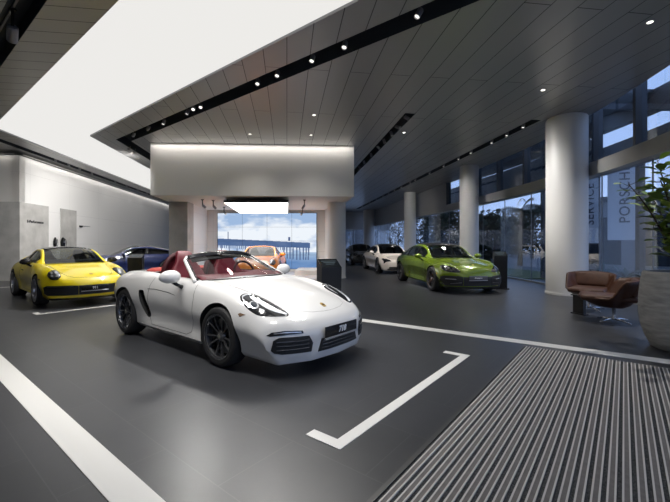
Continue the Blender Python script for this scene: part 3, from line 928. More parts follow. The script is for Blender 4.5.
M_LAMPDARK = mat('headlight_dark', (0.012,0.013,0.016), 0.12, coat=1.0)
M_LAMPCHROME = mat('headlight_chrome', (0.75,0.77,0.80), 0.18, 0.7)
M_LAMPDRL = mat('daylight_bar', (0.85,0.87,0.9), 0.3, coat=1.0)
M_LAMPLENS = mat('projector_lens', (0.05,0.06,0.075), 0.03, coat=1.0)
M_CARGLASS = glass_mat('car_glass', (0.42,0.45,0.46), 1.5, 0.015)
M_WSGLASS = glass_mat('windscreen_glass', (0.80,0.83,0.83), 1.45, 0.0)
M_DARKGLASS = glass_mat('tinted_car_glass', (0.10,0.11,0.12), 1.55, 0.02)
M_RED = mat('red_leather', (0.125,0.006,0.016), 0.5)
M_REDD = mat('dark_red_leather', (0.06,0.005,0.009), 0.55)
M_CABIN = mat('cabin_black', (0.012,0.012,0.013), 0.6)
M_SEATDARK = mat('dark_seat', (0.03,0.03,0.032), 0.6)
M_SEATLIGHT = mat('pale_seat', (0.40,0.37,0.32), 0.6)
M_CHROME = mat('chrome', (0.7,0.7,0.72), 0.12, 1.0)
M_PLATEW = mat('plate_white_text', (0.85,0.85,0.86), 0.5)
M_GOLD = mat('crest_gold', (0.55,0.38,0.10), 0.35, 0.8)
M_AMBER = mat('amber_marker', (0.45,0.12,0.01), 0.3)
M_TAIL = mat('tail_light_red', (0.35,0.01,0.01), 0.2, coat=1.0)

def seat(car, x, y, z, m, w=0.50, back=0.62, sub=True, rake=0.30):
    """bucket seat facing +x: cushion, backrest with integral headrest"""
    bm = bmesh.new()
    prof = [(0.00,0.0),(0.03,0.18),(0.05,0.36),(0.04,0.46),(0.055,0.54),(0.05,0.64),(0.02,0.70)]   # forward bulge, height
    hw = [0.24,0.255,0.25,0.215,0.135,0.125,0.085]
    rows = []
    for (f,hh),h2 in zip(prof,hw):
        k = back/0.70; row = []
        for j in range(9):
            t = -1+2*j/8
            side = abs(t)**3*0.055*(1 if hh < 0.45 else 0.25)
            px = f+side - rake*hh*k; row.append((px, t*h2*w/0.5, hh*k))
        rows.append(row)
    fr = [[bm.verts.new(p) for p in r] for r in rows]
    bk = [[bm.verts.new((p[0]-0.09-0.02*(1-abs(-1+2*j/8)), p[1]*0.96, p[2])) for j,p in enumerate(r)] for r in rows]
    for A,rev in ((fr,False),(bk,True)):
        for r,s in zip(A,A[1:]):
            for j in range(8):
                q = [r[j],r[j+1],s[j+1],s[j]]; bm.faces.new(q[::-1] if rev else q)
    n = len(fr)
    for i in range(n-1):
        bm.faces.new((fr[i][0],fr[i+1][0],bk[i+1][0],bk[i][0])); bm.faces.new((fr[i][8],bk[i][8],bk[i+1][8],fr[i+1][8]))
    for j in range(8):
        bm.faces.new((fr[-1][j],fr[-1][j+1],bk[-1][j+1],bk[-1][j])); bm.faces.new((fr[0][j],bk[0][j],bk[0][j+1],fr[0][j+1]))
    bmesh.ops.recalc_face_normals(bm, faces=bm.faces)
    bmesh.ops.translate(bm, vec=(x,y,z), verts=bm.verts)
    o = from_bm('seat', bm, m, car, smooth=True, angle=60)
    md = o.modifiers.new('s','SUBSURF'); md.levels = 1; md.render_levels = 1
    bm = bmesh.new(); box(bm, (x+0.24,y,z-0.02), (0.5,w*0.96,0.16), bev=0.05)
    from_bm('seat_cushion', bm, m, o, smooth=True, angle=50)
    return o
def steering_wheel(car, x, y, z, m=M_CABIN, spoke=M_CHROME):
    bm = bmesh.new()
    R = 0.185; pts = [(0, R*math.cos(2*PI*k/32), R*math.sin(2*PI*k/32)) for k in range(33)]
    tube(bm, pts, 0.017, 8, cap=False)
    for a in (PI/2*0, PI, -PI/2):
        tube(bm, [(-0.01,0,0),(0,R*math.cos(a),R*math.sin(a))], 0.014, 6)
    bmesh.ops.rotate(bm, cent=(0,0,0), matrix=Matrix.Rotation(math.radians(-24),3,'Y'), verts=bm.verts)
    bmesh.ops.translate(bm, vec=(x,y,z), verts=bm.verts)
    return from_bm('steering_wheel', bm, m, car, smooth=True)
def mirror_part(car, x, y, z, shell, s=1.0, dark=M_TRIM):
    sg = 1 if y > 0 else -1
    bm = bmesh.new(); bmesh.ops.create_uvsphere(bm, u_segments=20, v_segments=12, radius=1.0)
    for v in bm.verts:
        c = v.co
        # teardrop housing: flat rear face, rounded front
        fx = c.x*0.085 if c.x > 0 else c.x*0.05
        c.x, c.y, c.z = fx - 0.02*abs(c.y), c.y*0.125*s, c.z*(0.082 if c.z > 0 else 0.065)*s
    bmesh.ops.translate(bm, vec=(x,y,z), verts=bm.verts)
    o = from_bm('door_mirror', bm, shell, car, smooth=True)
    bm = bmesh.new()
    tube(bm, [(x-0.005,y-sg*0.02,z-0.05),(x+0.0,y-sg*0.09,z-0.10),(x+0.015,y-sg*0.15,z-0.135)], [0.028,0.02,0.026], 8)
    from_bm('mirror_arm', bm, dark, o, smooth=True)
    return o
def number_plate(car, bvh, z, w, h, text, x_off=0.012, tsize=0.075, shear=0.25, face=M_TRIM, frame=True, bold=0.003, spacing=1.0):
    h0,_,_,_ = bvh.ray_cast(Vector((4,0,z)), Vector((-1,0,0)))
    x = max((bvh.ray_cast(Vector((4,0,zz)), Vector((-1,0,0)))[0] or Vector((0,0,0))).x for zz in (z-h*0.5,z,z+h*0.5))+x_off
    bm = bmesh.new(); box(bm, (x,0,z), (0.016,w,h), bev=0.004)
    o = from_bm('number_plate', bm, face, car, smooth=True, angle=40)
    if frame:
        bm = bmesh.new(); box(bm, (x+0.003,0,z-h/2-0.008), (0.022,w+0.01,0.018), bev=0.003)
        from_bm('plate_frame', bm, mat('plate_frame_silver',(0.5,0.5,0.52),0.3,0.6), o)
    if text:
        me = text_mesh(text, tsize, 0.002, shear, bold, spacing)
        M = Matrix(((0,0,1,x+0.009),(1,0,0,0),(0,1,0,z),(0,0,0,1))); me.transform(M)
        link('plate_text', me, M_PLATEW, o)
    return o

# ---- greenhouse for closed cars ------------------------------------
def greenhouse(car, T, nS, sweep_f, sweep_r, paint_m, ws_end, rw_start, a_pillar, c_pillar, b_pillars, roof_m=None, glass=M_CARGLASS, ws_glass=None, pillar_m=None):
    """T rows: X, ztop, yrail, zrail, ybase, zbase; regions of the loft become roof, pillars and panes"""
    R = resample_table(T, nS); nt_, nsd = 14, 8
    Xf, Xr = R[-1,0], R[0,0]; rings = []
    for X,zt,yr,zr,yb,zb in R:
        top = []
        for k in range(nt_+1):
            t = k/nt_; y = yr*t
            top.append((y, zt-(zt-zr)*(0.55*t**2+0.45*t**4)))
        sd = []
        for k in range(1,nsd+1):
            t = k/nsd
            y = yr+(yb-yr)*t + 0.022*math.sin(PI*t); z = zr+(zb-zr)*(t**0.92)
            sd.append((y,z))
        P = np.array(top+sd); y = P[:,0]
        sh = np.zeros(len(P))+X
        kf = sweep_f*float(sstep((X-ws_end+0.1)/(Xf-ws_end+0.1))); kr = sweep_r*float(sstep((rw_start-X+0.1)/(rw_start-Xr+0.1)))
        sh = sh - kf*(y/0.7)**2 + kr*(y/0.7)**2
        rings.append(np.column_stack([sh,P]))
    rings = np.array(rings); n,m,_ = rings.shape
    groups = {}
    for i in range(n-1):
        Xm = 0.5*(R[i,0]+R[i+1,0])
        for j in range(m-1):
            if j < nt_-1:
                g = 'windshield' if Xm > ws_end else ('rear_window' if Xm < rw_start else 'roof')
            elif j < nt_+1:
                g = 'roof_rail'
            elif j >= m-2: g = 'roof_rail' if False else 'side'
            else: g = 'side'
            if g == 'side':
                if Xm > a_pillar or Xm < c_pillar: g = 'roof_rail'
                else:
                    for q in b_pillars:
                        if abs(Xm-q) < 0.035: g = 'b_pillar'
            for s in (1,-1):
                key = g if g in ('windshield','rear_window','roof','roof_rail') else (g, s, sum(Xm < q for q in b_pillars))
                groups.setdefault(key, []).append((i,j,s))
    for key, cells in groups.items():
        vid = {}; v = []; f = []
        for i,j,s in cells:
            q = []
            for a,b in ((i,j),(i+1,j),(i+1,j+1),(i,j+1)):
                kk = (a,b,s if b else 1)
                if kk not in vid:
                    p = rings[a][b]; vid[kk] = len(v); v.append((p[0],p[1]*(s if b else 1),p[2]))
                q.append(vid[kk])
            f.append(q if s > 0 else q[::-1])
        g = key if isinstance(key,str) else key[0]
        nm = {'side':'side_window','b_pillar':'pillar_trim','roof_rail':'roof_pillars'}.get(g,g)
        mm = {'windshield':ws_glass or glass,'rear_window':glass,'roof':roof_m or paint_m,'roof_rail':pillar_m or paint_m,'side':glass,'b_pillar':M_TRIM}[g]
        o = pydata(nm, v, f, mm, car, smooth=True)
        bm = bmesh.new(); bm.from_mesh(o.data); bmesh.ops.recalc_face_normals(bm, faces=bm.faces); bm.to_mesh(o.data); bm.free()
        if g != 'side' and g not in ('windshield','rear_window'):
            md = o.modifiers.new('t','SOLIDIFY'); md.thickness = 0.02; md.offset = 0
    return rings

def place_car(root, a=None, b=None, xy=None, ang=None):
    if xy is None: xy = G(a,b)
    root.location = (xy[0],xy[1],0); root.rotation_euler = (0,0,GA if ang is None else ang)

# ---- white open two-seater ------------------------------------------
T718 = [
 (-2.20,.62,.62,.61,.55,.70,.55,.62,.48),
 (-2.185,.74,.74,.73,.56,.76,.57,.68,.38),
 (-2.12,.86,.855,.84,.57,.80,.60,.73,.29),
 (-1.95,.915,.91,.89,.60,.845,.63,.77,.24),
 (-1.60,.945,.935,.925,.64,.885,.63,.80,.20),
 (-1.24,.955,.945,.94,.67,.90,.60,.83,.19),
 (-.80,.955,.95,.945,.71,.888,.62,.84,.18),
 (-.30,.94,.935,.93,.735,.864,.63,.845,.175),
 (.20,.93,.925,.915,.74,.856,.61,.845,.175),
 (.60,.935,.915,.90,.72,.862,.58,.845,.175),
 (.90,.925,.895,.885,.70,.878,.56,.84,.175),
 (1.19,.885,.85,.865,.68,.893,.54,.83,.18),
 (1.55,.805,.77,.795,.655,.888,.52,.81,.175),
 (1.80,.725,.695,.715,.64,.872,.50,.79,.165),
 (1.98,.64,.62,.628,.62,.86,.47,.77,.155),
 (2.08,.57,.56,.56,.61,.85,.44,.76,.15),
 (2.125,.51,.505,.505,.60,.84,.41,.755,.155),
 (2.15,.46,.46,.455,.59,.83,.38,.75,.165),
 (2.16,.40,.40,.395,.58,.82,.33,.74,.235)]
T718 = [(r[0]+(.08*(r[0]-1.24)/.92 if r[0] > 1.24 else 0), *r[1:]) for r in T718]
def build_718():
    root = empty('convertible_car', 'white open two-seat convertible with red seats parked nearest the camera', 'car')
    rings, idx, caps = body_surface(T718, 130, 6, 2.24, 0.9, 0.33, 2.7, -2.2, -1.2, 0.42, 2.4, tuck=0.02)
    body = make_body(root, rings, idx, [M_PWHITE], caps=caps)
    bvh0 = bvh_of(body)
    # cockpit opening, cut with red leather lining
    cock = smooth_poly([(.60,.0),(.57,.36),(.44,.62),(.10,.685),(-.50,.68),(-.80,.60),(-.88,.30),(-.88,-.30),(-.80,-.60),(-.50,-.68),(.10,-.685),(.44,-.62),(.57,-.36)],4)
    bm = bmesh.new(); prism(bm, cock, 0.42, 1.3); ck = from_bm('cutter', bm, M_REDD)
    cuts = wheel_cutters(1.18,-1.2375,0.60,0.375,0.380) + [ck]
    # front intakes
    for s in (1,-1):
        # side air intake behind the door
        side = smooth_poly([(-.735,.70),(-.66,.715),(-.59,.70),(-.52,.58),(-.455,.43),(-.45,.365),(-.53,.345),(-.62,.43),(-.69,.56)],3)
        cuts.append(prism_y(side, s*.74, s*1.1, M_GRILLE))
    bool_cut(body, cuts)
    body.data.polygons.foreach_set('use_smooth',[True]*len(body.data.polygons)); body.data.set_sharp_from_angle(angle=math.radians(32))
    bvh = bvh0
    # wheels
    for x,R_ in ((1.18,.336),(-1.2375,.345)):
        for s in (1,-1):
            make_wheel(root, x, s*(.76 if x>0 else .755), R_, .225 if x>0 else .255, 'ten', M_RIMDARK)
    # bonnet shut line, door lines
    hood = [(.98,.60),(1.35,.56),(1.62,.525),(1.80,.47),(1.90,.435),(1.985,.38),(2.05,.25),(2.08,.10),(2.085,0)]
    hood = hood + [(x,-y) for x,y in hood[::-1][1:]]
    seam('bonnet_gap', bvh, hood, 'top', M_SEAM, root, 0.0016)
    for fl in (False,True):
        seam('door_gap', bvh, [(.62,.88),(.66,.70),(.66,.45),(.60,.30),(.50,.26),(-.40,.26),(-.46,.33),(-.48,.55),(-.46,.78),(-.42,.90)], 'side', M_SEAMB, root, 0.0026, flip=fl)
        seam('sill_gap', bvh, [(.80,.225),(-.85,.225)], 'side', M_SEAMB, root, 0.0025, flip=fl)
        # shade of the door crease, drawn as a dark line to the intake
        seam('door_crease_shade', bvh, [(-.50,.745),(-.30,.752),(.05,.735),(.22,.715)], 'side', M_SEAMB, root, 0.0035, flip=fl)
    # headlights
    for s in (1,-1):
        out = smooth_poly([(1.43,.742*s),(1.405,.706*s),(1.435,.645*s),(1.49,.58*s),(1.617,.538*s),(1.778,.527*s),(1.921,.520*s),(1.965,.528*s),(1.974,.573*s),(1.91,.664*s),(1.818,.744*s),(1.735,.78*s),(1.613,.788*s),(1.508,.77*s)],3)
        hl = patch('headlight', bvh, out, 'top', M_LAMPDARK, root, 0.003, 0.006, 0.016, dome=0.006)
        rim = smooth_poly([(1.455,.735*s),(1.435,.705*s),(1.465,.65*s),(1.51,.60*s),(1.62,.562*s),(1.75,.552*s),(1.75,.562*s),(1.62,.574*s),(1.53,.61*s),(1.485,.66*s),(1.46,.705*s),(1.475,.735*s),(1.55,.755*s),(1.62,.765*s),(1.62,.775*s),(1.52,.76*s)],2)
        patch('lamp_bezel', bvh, rim, 'top', M_LAMPCHROME, hl, 0.012, 0.004, 0.008)
        drl = smooth_poly([(1.508,.672*s),(1.614,.648*s),(1.763,.622*s),(1.878,.590*s),(1.946,.546*s),(1.955,.572*s),(1.88,.637*s),(1.777,.676*s),(1.657,.689*s),(1.564,.694*s)],3)
        patch('daylight_bar', bvh, drl, 'top', M_LAMPDRL, hl, 0.013, 0.004, 0.012)
        rim = [(1.652+.062*math.cos(a), s*(.728+.036*math.sin(a))) for a in np.linspace(0,2*PI,17)[:-1]]
        patch('projector_ring', bvh, rim, 'top', M_LAMPCHROME, hl, 0.016, 0.004, 0.01)
        le = [(1.652+.044*math.cos(a), s*(.728+.026*math.sin(a))) for a in np.linspace(0,2*PI,17)[:-1]]
        patch('projector_lens', bvh, le, 'top', M_LAMPLENS, hl, 0.021, 0.004, 0.01)
        st = [(1.72,.725*s),(1.78,.70*s),(1.80,.705*s),(1.74,.735*s)]
        patch('lamp_reflector', bvh, st, 'top', M_LAMPCHROME, hl, 0.013, 0.004, 0.01)
        # light strip over the outer intake
        ls = [(s*.805,.455),(s*.76,.484),(s*.66,.494),(s*.50,.482),(s*.50,.458),(s*.67,.455),(s*.78,.447)]
        fl_ = patch('front_light_strip', bvh, ls, 'front', M_TRIM, root, 0.004, 0.006, 0.014)
        patch('led_line', bvh, [(s*.52,.466),(s*.52,.474),(s*.66,.483),(s*.75,.474),(s*.75,.468),(s*.66,.472)], 'front', M_LAMPCHROME, fl_, 0.009, 0.004, 0.01)
        # side marker
        patch('side_marker', bvh, [(1.635,.632),(1.56,.645),(1.535,.632),(1.57,.607)], 'side', mat('side_marker_lamp',(.22,.14,.09),.25,coat=1.0), root, 0.003, 0.004, 0.01, flip=s<0)
        # outer intake with slats
        out = [(s*.425,.262),(s*.405,.35),(s*.445,.428),(s*.715,.434),(s*.765,.405),(s*.785,.31),(s*.76,.28),(s*.70,.265)]
        ig = patch('intake_grille', bvh, out, 'front', M_GRILLE, root, 0.006, 0.010, 0.012)
        for z in (.305,.345,.385): patch('intake_slat', bvh, [(s*.45,z),(s*.74,z),(s*.74,z+.010),(s*.45,z+.010)], 'front', M_RIMDARK, ig, 0.012, 0.006, 0.012)
        bm = bmesh.new()
        for z in (.45,.52,.59,.66): box(bm, (-.585+(z-.55)*-.18,s*.80,z), (0.10,.03,.008))
        from_bm('side_intake_slats', bm, M_TRIM, root)
        # door mirror
        mirror_part(root, .33, s*.955, .955, M_PWHITE, 1.12)
    cg = patch('centre_grille', bvh, [(-.345,.245),(.345,.245),(.295,.375),(-.295,.375)], 'front', M_GRILLE, root, 0.006, 0.010, 0.012)
    for z in (.275,.31,.345): patch('grille_slat', bvh, [(-.29,z),(.29,z),(.29,z+.009),(-.29,z+.009)], 'front', M_RIMDARK, cg, 0.012, 0.006, 0.012)
    # number plate with the model number, crest
    number_plate(root, bvh, .435, .56, .115, '718', 0.02, .085, 0.28, bold=0.004)
    cr = smooth_poly([(2.025,.0),(2.015,.024),(1.965,.026),(1.95,.0),(1.965,-.026),(2.015,-.024)],3)
    crest = patch('bonnet_crest', bvh, cr, 'top', M_GOLD, root, 0.004, 0.005, 0.008)
    patch('crest_field', bvh, [(2.002,.012),(2.002,-.012),(1.978,-.012),(1.978,.012)], 'top', M_REDD, crest, 0.008, 0.003, 0.008)
    # windscreen: frame and pane
    def ws_pt(t, h):
        """t -1..1 across, h 0..1 up"""
        base = Vector((.80-.30*abs(t)**2.2, t*.735, .905+.02*(1-abs(t)**2)))
        top = Vector((.10-.14*abs(t)**2.2, t*.575, 1.245-.075*abs(t)**2.6))
        p = base.lerp(top, h); return p
    path = [ws_pt(-1,h) for h in np.linspace(-.06,.9,8)] + [ws_pt(t,1) for t in np.linspace(-.95,.95,25)] + [ws_pt(1,h) for h in np.linspace(.9,-.06,8)]
    bm = bmesh.new(); tube(bm, path, 0.026, 8)
    fr = from_bm('windscreen_frame', bm, M_PWHITE, root, smooth=True)
    inner = [ws_pt(-.965,h)+Vector((-.012,0,0)) for h in np.linspace(-.02,.9,8)] + [ws_pt(t,.955)+Vector((-.012,0,-.004)) for t in np.linspace(-.92,.92,25)] + [ws_pt(.965,h)+Vector((-.012,0,0)) for h in np.linspace(.9,-.02,8)]
    bm = bmesh.new(); tube(bm, inner, 0.022, 8)
    from_bm('screen_surround', bm, M_TRIM, fr, smooth=True)
    bm = bmesh.new(); tube(bm, [ws_pt(t,.995)+Vector((.0,0,.0)) for t in np.linspace(-.93,.93,25)], 0.0295, 8)
    from_bm('screen_header', bm, M_TRIM, fr, smooth=True)
    for s in (1,-1):
        bm = bmesh.new(); a_ = [ws_pt(s*t,.975)+Vector((-.045,0,-.01)) for t in (.12,.45,.85)]; b2 = [ws_pt(s*t,.80)+Vector((-.055,0,-.01)) for t in (.12,.45,.85)]
        A_ = [bm.verts.new(p) for p in a_]; B_ = [bm.verts.new(p) for p in b2]
        for i in range(2): bm.faces.new((A_[i],A_[i+1],B_[i+1],B_[i]))
        vs_ = from_bm('sun_visor', bm, M_CABIN, root, smooth=True); md = vs_.modifiers.new('t','SOLIDIFY'); md.thickness = .018
    v = []; f = []
    for i in range(21):
        for j in range(9): v.append(ws_pt(-.97+1.94*i/20, j/8*.98))
    for i in range(20):
        for j in range(8): f.append((i*9+j,(i+1)*9+j,(i+1)*9+j+1,i*9+j+1))
    pydata('windscreen', v, f, M_WSGLASS, root, smooth=True)
    # scuttle, wipers
    pts = [ws_pt(t,-.01)+Vector((.03,0,0.0)) for t in np.linspace(-.93,.93,21)]
    bm = bmesh.new(); tube(bm, pts, 0.016, 6); from_bm('scuttle', bm, M_TRIM, root, smooth=True)
    # rear-view mirror
    bm = bmesh.new(); box(bm, (.16,0,1.19), (.035,.22,.055), bev=.015); from_bm('rear_view_mirror', bm, M_CABIN, root, smooth=True, angle=40)
    # dashboard, door cards, centre tunnel
    v = []; f = []
    prof = [(.72,.86),(.60,.925),(.42,.945),(.30,.925),(.25,.87),(.30,.76),(.36,.66)]
    for i in range(13):
        t = -1+2*i/12
        for (x,z) in prof: v.append((x-.10*abs(t)**2.5, t*.67, z+(.03*math.exp(-((t-.52)/.22)**2) if z > .9 else 0)))
    for i in range(12):
        for j in range(len(prof)-1): f.append((i*7+j,i*7+j+1,(i+1)*7+j+1,(i+1)*7+j))
    d = pydata('dashboard', v, f, M_RED, root, smooth=True)
    md = d.modifiers.new('t','SOLIDIFY'); md.thickness = 0.02
    bm = bmesh.new(); box(bm, (-.15,0,.60), (.9,.20,.30), bev=.04); from_bm('centre_console', bm, M_REDD, root, smooth=True, angle=40)
    for s in (1,-1):
        bm = bmesh.new(); box(bm, (-.10,s*.665,.80), (.95,.05,.26), bev=.02); from_bm('door_card', bm, M_RED, root, smooth=True, angle=40)
        seat(root, -.26, s*.345, .53, M_RED, .54, .74)
        # roll hoop behind the seat, black padded
        pts = [(-.64,s*(.345+.225*math.cos(a)),.86+.345*math.sin(a)) for a in np.linspace(0,PI,17)]
        bm = bmesh.new(); tube(bm, pts, 0.042, 8); hp = from_bm('roll_hoop', bm, M_REDD, root, smooth=True)
        bm = bmesh.new(); f_ = [bm.verts.new((p[0]+.0,p[1],p[2])) for p in pts]; g__ = [bm.verts.new((p[0]-.03,p[1],p[2])) for p in pts]
        bm.faces.new(f_); bm.faces.new(g__[::-1])
        for i in range(len(pts)-1): bm.faces.new((f_[i],g__[i],g__[i+1],f_[i+1]))
        bmesh.ops.recalc_face_normals(bm, faces=bm.faces); from_bm('hoop_panel', bm, M_RED, hp)
    steering_wheel(root, .10, .345, .93, M_REDD)
    # folded roof cover behind the cabin
    cover = smooth_poly([(-.88,.0),(-.90,.40),(-.98,.60),(-1.15,.58),(-1.30,.40),(-1.33,.0),(-1.30,-.40),(-1.15,-.58),(-.98,-.60),(-.90,-.40)],4)
    patch('soft_top_cover', bvh, cover, 'top', mat('red_soft_top', (0.36,0.035,0.025), 0.75), root, 0.012, 0.012, 0.04, dome=0.03)
    # tail lamps
    for s in (1,-1):
        patch('tail_light', bvh, [(s*.50,.68),(s*.50,.76),(s*.76,.78),(s*.80,.70),(s*.76,.66)], 'rear', M_TAIL, root, 0.004, 0.008, 0.02)
    return root
car718 = build_718()
place_car(car718, -4.72, 3.215)

# ---- closed cars -----------------------------------------------------
T911 = [
 (-2.27,.58,.58,.57,.55,.74,.55,.64,.47),(-2.255,.72,.72,.71,.56,.79,.57,.69,.36),(-2.18,.82,.815,.80,.58,.83,.60,.74,.27),
 (-2.0,.87,.865,.86,.62,.87,.62,.78,.22),(-1.6,.925,.915,.92,.67,.915,.62,.82,.19),(-1.225,.95,.94,.945,.70,.926,.60,.84,.18),
 (-.7,.945,.94,.935,.745,.90,.62,.85,.175),(-.1,.935,.93,.92,.755,.872,.62,.85,.175),(.4,.925,.92,.91,.75,.868,.60,.85,.175),
 (.8,.905,.885,.90,.73,.878,.58,.85,.175),(1.225,.845,.805,.872,.69,.912,.56,.84,.18),(1.55,.785,.74,.838,.665,.908,.53,.82,.175),
 (1.75,.735,.70,.79,.65,.90,.51,.81,.17),(1.92,.68,.655,.705,.635,.89,.49,.80,.165),(2.06,.61,.595,.61,.62,.88,.46,.79,.16),
 (2.13,.54,.53,.53,.61,.87,.43,.78,.155),(2.17,.48,.475,.47,.60,.86,.39,.77,.16),(2.19,.42,.415,.41,.59,.85,.33,.76,.19)]
H911 = [(-1.98,.885,.44,.87,.60,.865),(-1.6,1.055,.47,1.0,.685,.925),(-1.2,1.18,.495,1.105,.725,.937),(-.8,1.26,.515,1.185,.742,.932),
 (-.4,1.295,.53,1.23,.748,.925),(-.05,1.29,.545,1.225,.748,.918),(.15,1.262,.56,1.19,.745,.914),(.45,1.145,.60,1.09,.738,.908),(.70,1.02,.64,.985,.725,.90),(.93,.905,.665,.895,.705,.885)]
TSED = [
 (-2.60,.66,.66,.65,.58,.78,.60,.70,.50),(-2.58,.82,.82,.81,.60,.83,.62,.74,.36),(-2.50,.93,.925,.91,.62,.87,.66,.78,.28),
 (-2.2,.99,.98,.97,.66,.92,.68,.82,.22),(-1.475,.99,.98,.985,.72,.965,.66,.86,.19),(-.9,.975,.97,.965,.77,.93,.68,.87,.18),
 (0,.965,.96,.95,.79,.908,.66,.87,.18),(.7,.965,.95,.94,.77,.912,.64,.87,.18),(1.1,.945,.92,.932,.74,.935,.62,.87,.18),
 (1.475,.89,.855,.905,.71,.958,.59,.86,.18),(1.8,.855,.82,.882,.69,.955,.56,.84,.175),(2.05,.815,.785,.825,.67,.94,.53,.83,.17),
 (2.22,.765,.745,.755,.65,.925,.50,.82,.165),(2.33,.69,.68,.68,.64,.91,.47,.81,.16),(2.39,.58,.58,.575,.63,.895,.44,.80,.155),
 (2.42,.48,.48,.475,.62,.88,.39,.80,.16),(2.435,.42,.42,.415,.61,.87,.33,.79,.20)]
HSED = [(-2.42,.99,.47,.965,.62,.945),(-2.0,1.155,.50,1.095,.69,.97),(-1.5,1.30,.53,1.215,.755,.975),(-1.0,1.392,.555,1.305,.782,.965),
 (-.5,1.423,.575,1.34,.788,.955),(0,1.40,.59,1.325,.788,.945),(.25,1.345,.605,1.27,.783,.94),(.6,1.20,.645,1.14,.773,.935),(.9,1.06,.685,1.02,.76,.93),(1.17,.945,.705,.93,.745,.92)]

def build_911(label, pm, name='sports_coupe', roof_m=None, plate='', rim=M_RIMSILVER, style='five_double', mirror_m=None, group=None, glass=M_CARGLASS, seam_m=M_SEAMB):
    root = empty(name, label, 'car', group=group)
    rings, idx, caps = body_surface(T911, 100, 5, 2.19, 0.9, 0.36, 2.5, -2.27, -1.2, 0.42, 2.4, tuck=0.02)
    deck = lambda p,i: i < 2.95 and -1.0 < p[0] < 0.66 - 0.15*(p[1]/.7)**2
    body = make_body(root, rings, idx, [pm, M_CABIN], deck, caps); bvh = bvh_of(body)
    cuts = wheel_cutters(1.225,-1.225,0.60,0.372,0.382)
    bool_cut(body, cuts)
    body.data.polygons.foreach_set('use_smooth',[True]*len(body.data.polygons)); body.data.set_sharp_from_angle(angle=math.radians(35))
    for x,R_ in ((1.225,.335),(-1.225,.347)):
        for s in (1,-1): make_wheel(root, x, s*.785, R_, .245 if x>0 else .29, style, rim, seg=40)
    greenhouse(root, H911, 80, 0.20, -0.10, pm, 0.10, -0.75, 0.62, -1.35, [-.42], roof_m or pm, glass)
    hood = [(.95,.58),(1.35,.54),(1.62,.50),(1.85,.44),(1.98,.34),(2.03,.18),(2.04,0)]
    seam('bonnet_gap', bvh, hood+[(x,-y) for x,y in hood[::-1][1:]], 'top', seam_m, root, 0.003)
    for fl in (False,True):
        seam('door_gap', bvh, [(.60,.88),(.64,.66),(.63,.42),(.56,.28),(-.42,.28),(-.50,.40),(-.52,.62),(-.48,.88)], 'side', seam_m, root, 0.003, flip=fl)
    for s in (1,-1):
        hl = smooth_poly([(s*(.655+.108*math.cos(a)), .69+.10*math.sin(a)-.02*math.cos(a)) for a in np.linspace(0,2*PI,13)[:-1]],2)
        h = patch('headlight', bvh, hl, 'front', M_LAMPDARK, root, 0.006, 0.008, 0.02, dome=0.02)
        rg = smooth_poly([(s*(.655+.095*math.cos(a)), .69+.088*math.sin(a)-.018*math.cos(a)) for a in np.linspace(0,2*PI,13)[:-1]],2)
        patch('lamp_glass', bvh, rg, 'front', M_RIMGREY, h, 0.018, 0.003, 0.02, dome=0.016)
        for dy,dz in ((-.035,.032),(.035,.032),(-.035,-.032),(.035,-.032)):
            c = [(s*(.655+dy+.024*math.cos(a)), .69+dz+.024*math.sin(a)) for a in np.linspace(0,2*PI,11)[:-1]]
            patch('lamp_element', bvh, c, 'front', M_LAMPCHROME, h, 0.034, 0.004, 0.012)
        patch('front_light_strip', bvh, [(s*.40,.452),(s*.78,.456),(s*.80,.444),(s*.40,.440)], 'front', M_RIMGREY, root, 0.017, 0.006, 0.02)
        patch('intake_grille', bvh, [(s*.305,.262),(s*.305,.462),(s*.80,.468),(s*.85,.44),(s*.84,.31),(s*.79,.262)], 'front', M_GRILLE, root, 0.010, 0.014, 0.013)
        mirror_part(root, .46, s*.915, .945, mirror_m or pm)
        patch('side_marker', bvh, [(1.60,.60),(1.50,.61),(1.50,.59),(1.58,.58)], 'side', M_TRIM, root, 0.003, 0.004, 0.012, flip=s<0)
        patch('tail_light', bvh, [(s*.10,.70),(s*.10,.745),(s*.74,.77),(s*.83,.74),(s*.80,.68)], 'rear', M_TAIL, root, 0.004, 0.008, 0.025)
        seat(root, -.30, s*.36, .56, M_SEATDARK, .50, .66)
        for hx in (-.12,): pass
        patch('door_handle', bvh, [(-.20,.735),(-.36,.745),(-.36,.72),(-.20,.712)], 'side', M_TRIM, root, 0.006, 0.008, 0.02, flip=s<0)
    patch('centre_grille', bvh, [(-.30,.262),(.30,.262),(.30,.462),(-.30,.462)], 'front', M_GRILLE, root, 0.010, 0.014, 0.013)
    patch('front_splitter', bvh, [(-.76,.165),(.76,.165),(.80,.205),(-.80,.205)], 'front', M_GRILLE, root, 0.010, 0.014, 0.015)
    number_plate(root, bvh, .40, .52, .11, plate, 0.012, .07, 0.0)
    patch('bonnet_crest', bvh, [(1.93,.03),(1.93,-.03),(1.88,-.03),(1.86,0),(1.88,.03)], 'top', M_GOLD, root, 0.004, 0.005, 0.01)
    steering_wheel(root, .18, .36, .95)
    bm = bmesh.new(); box(bm, (.42,0,.93), (.30,1.20,.09), bev=.04); from_bm('dashboard', bm, M_CABIN, root, smooth=True, angle=50)
    return root

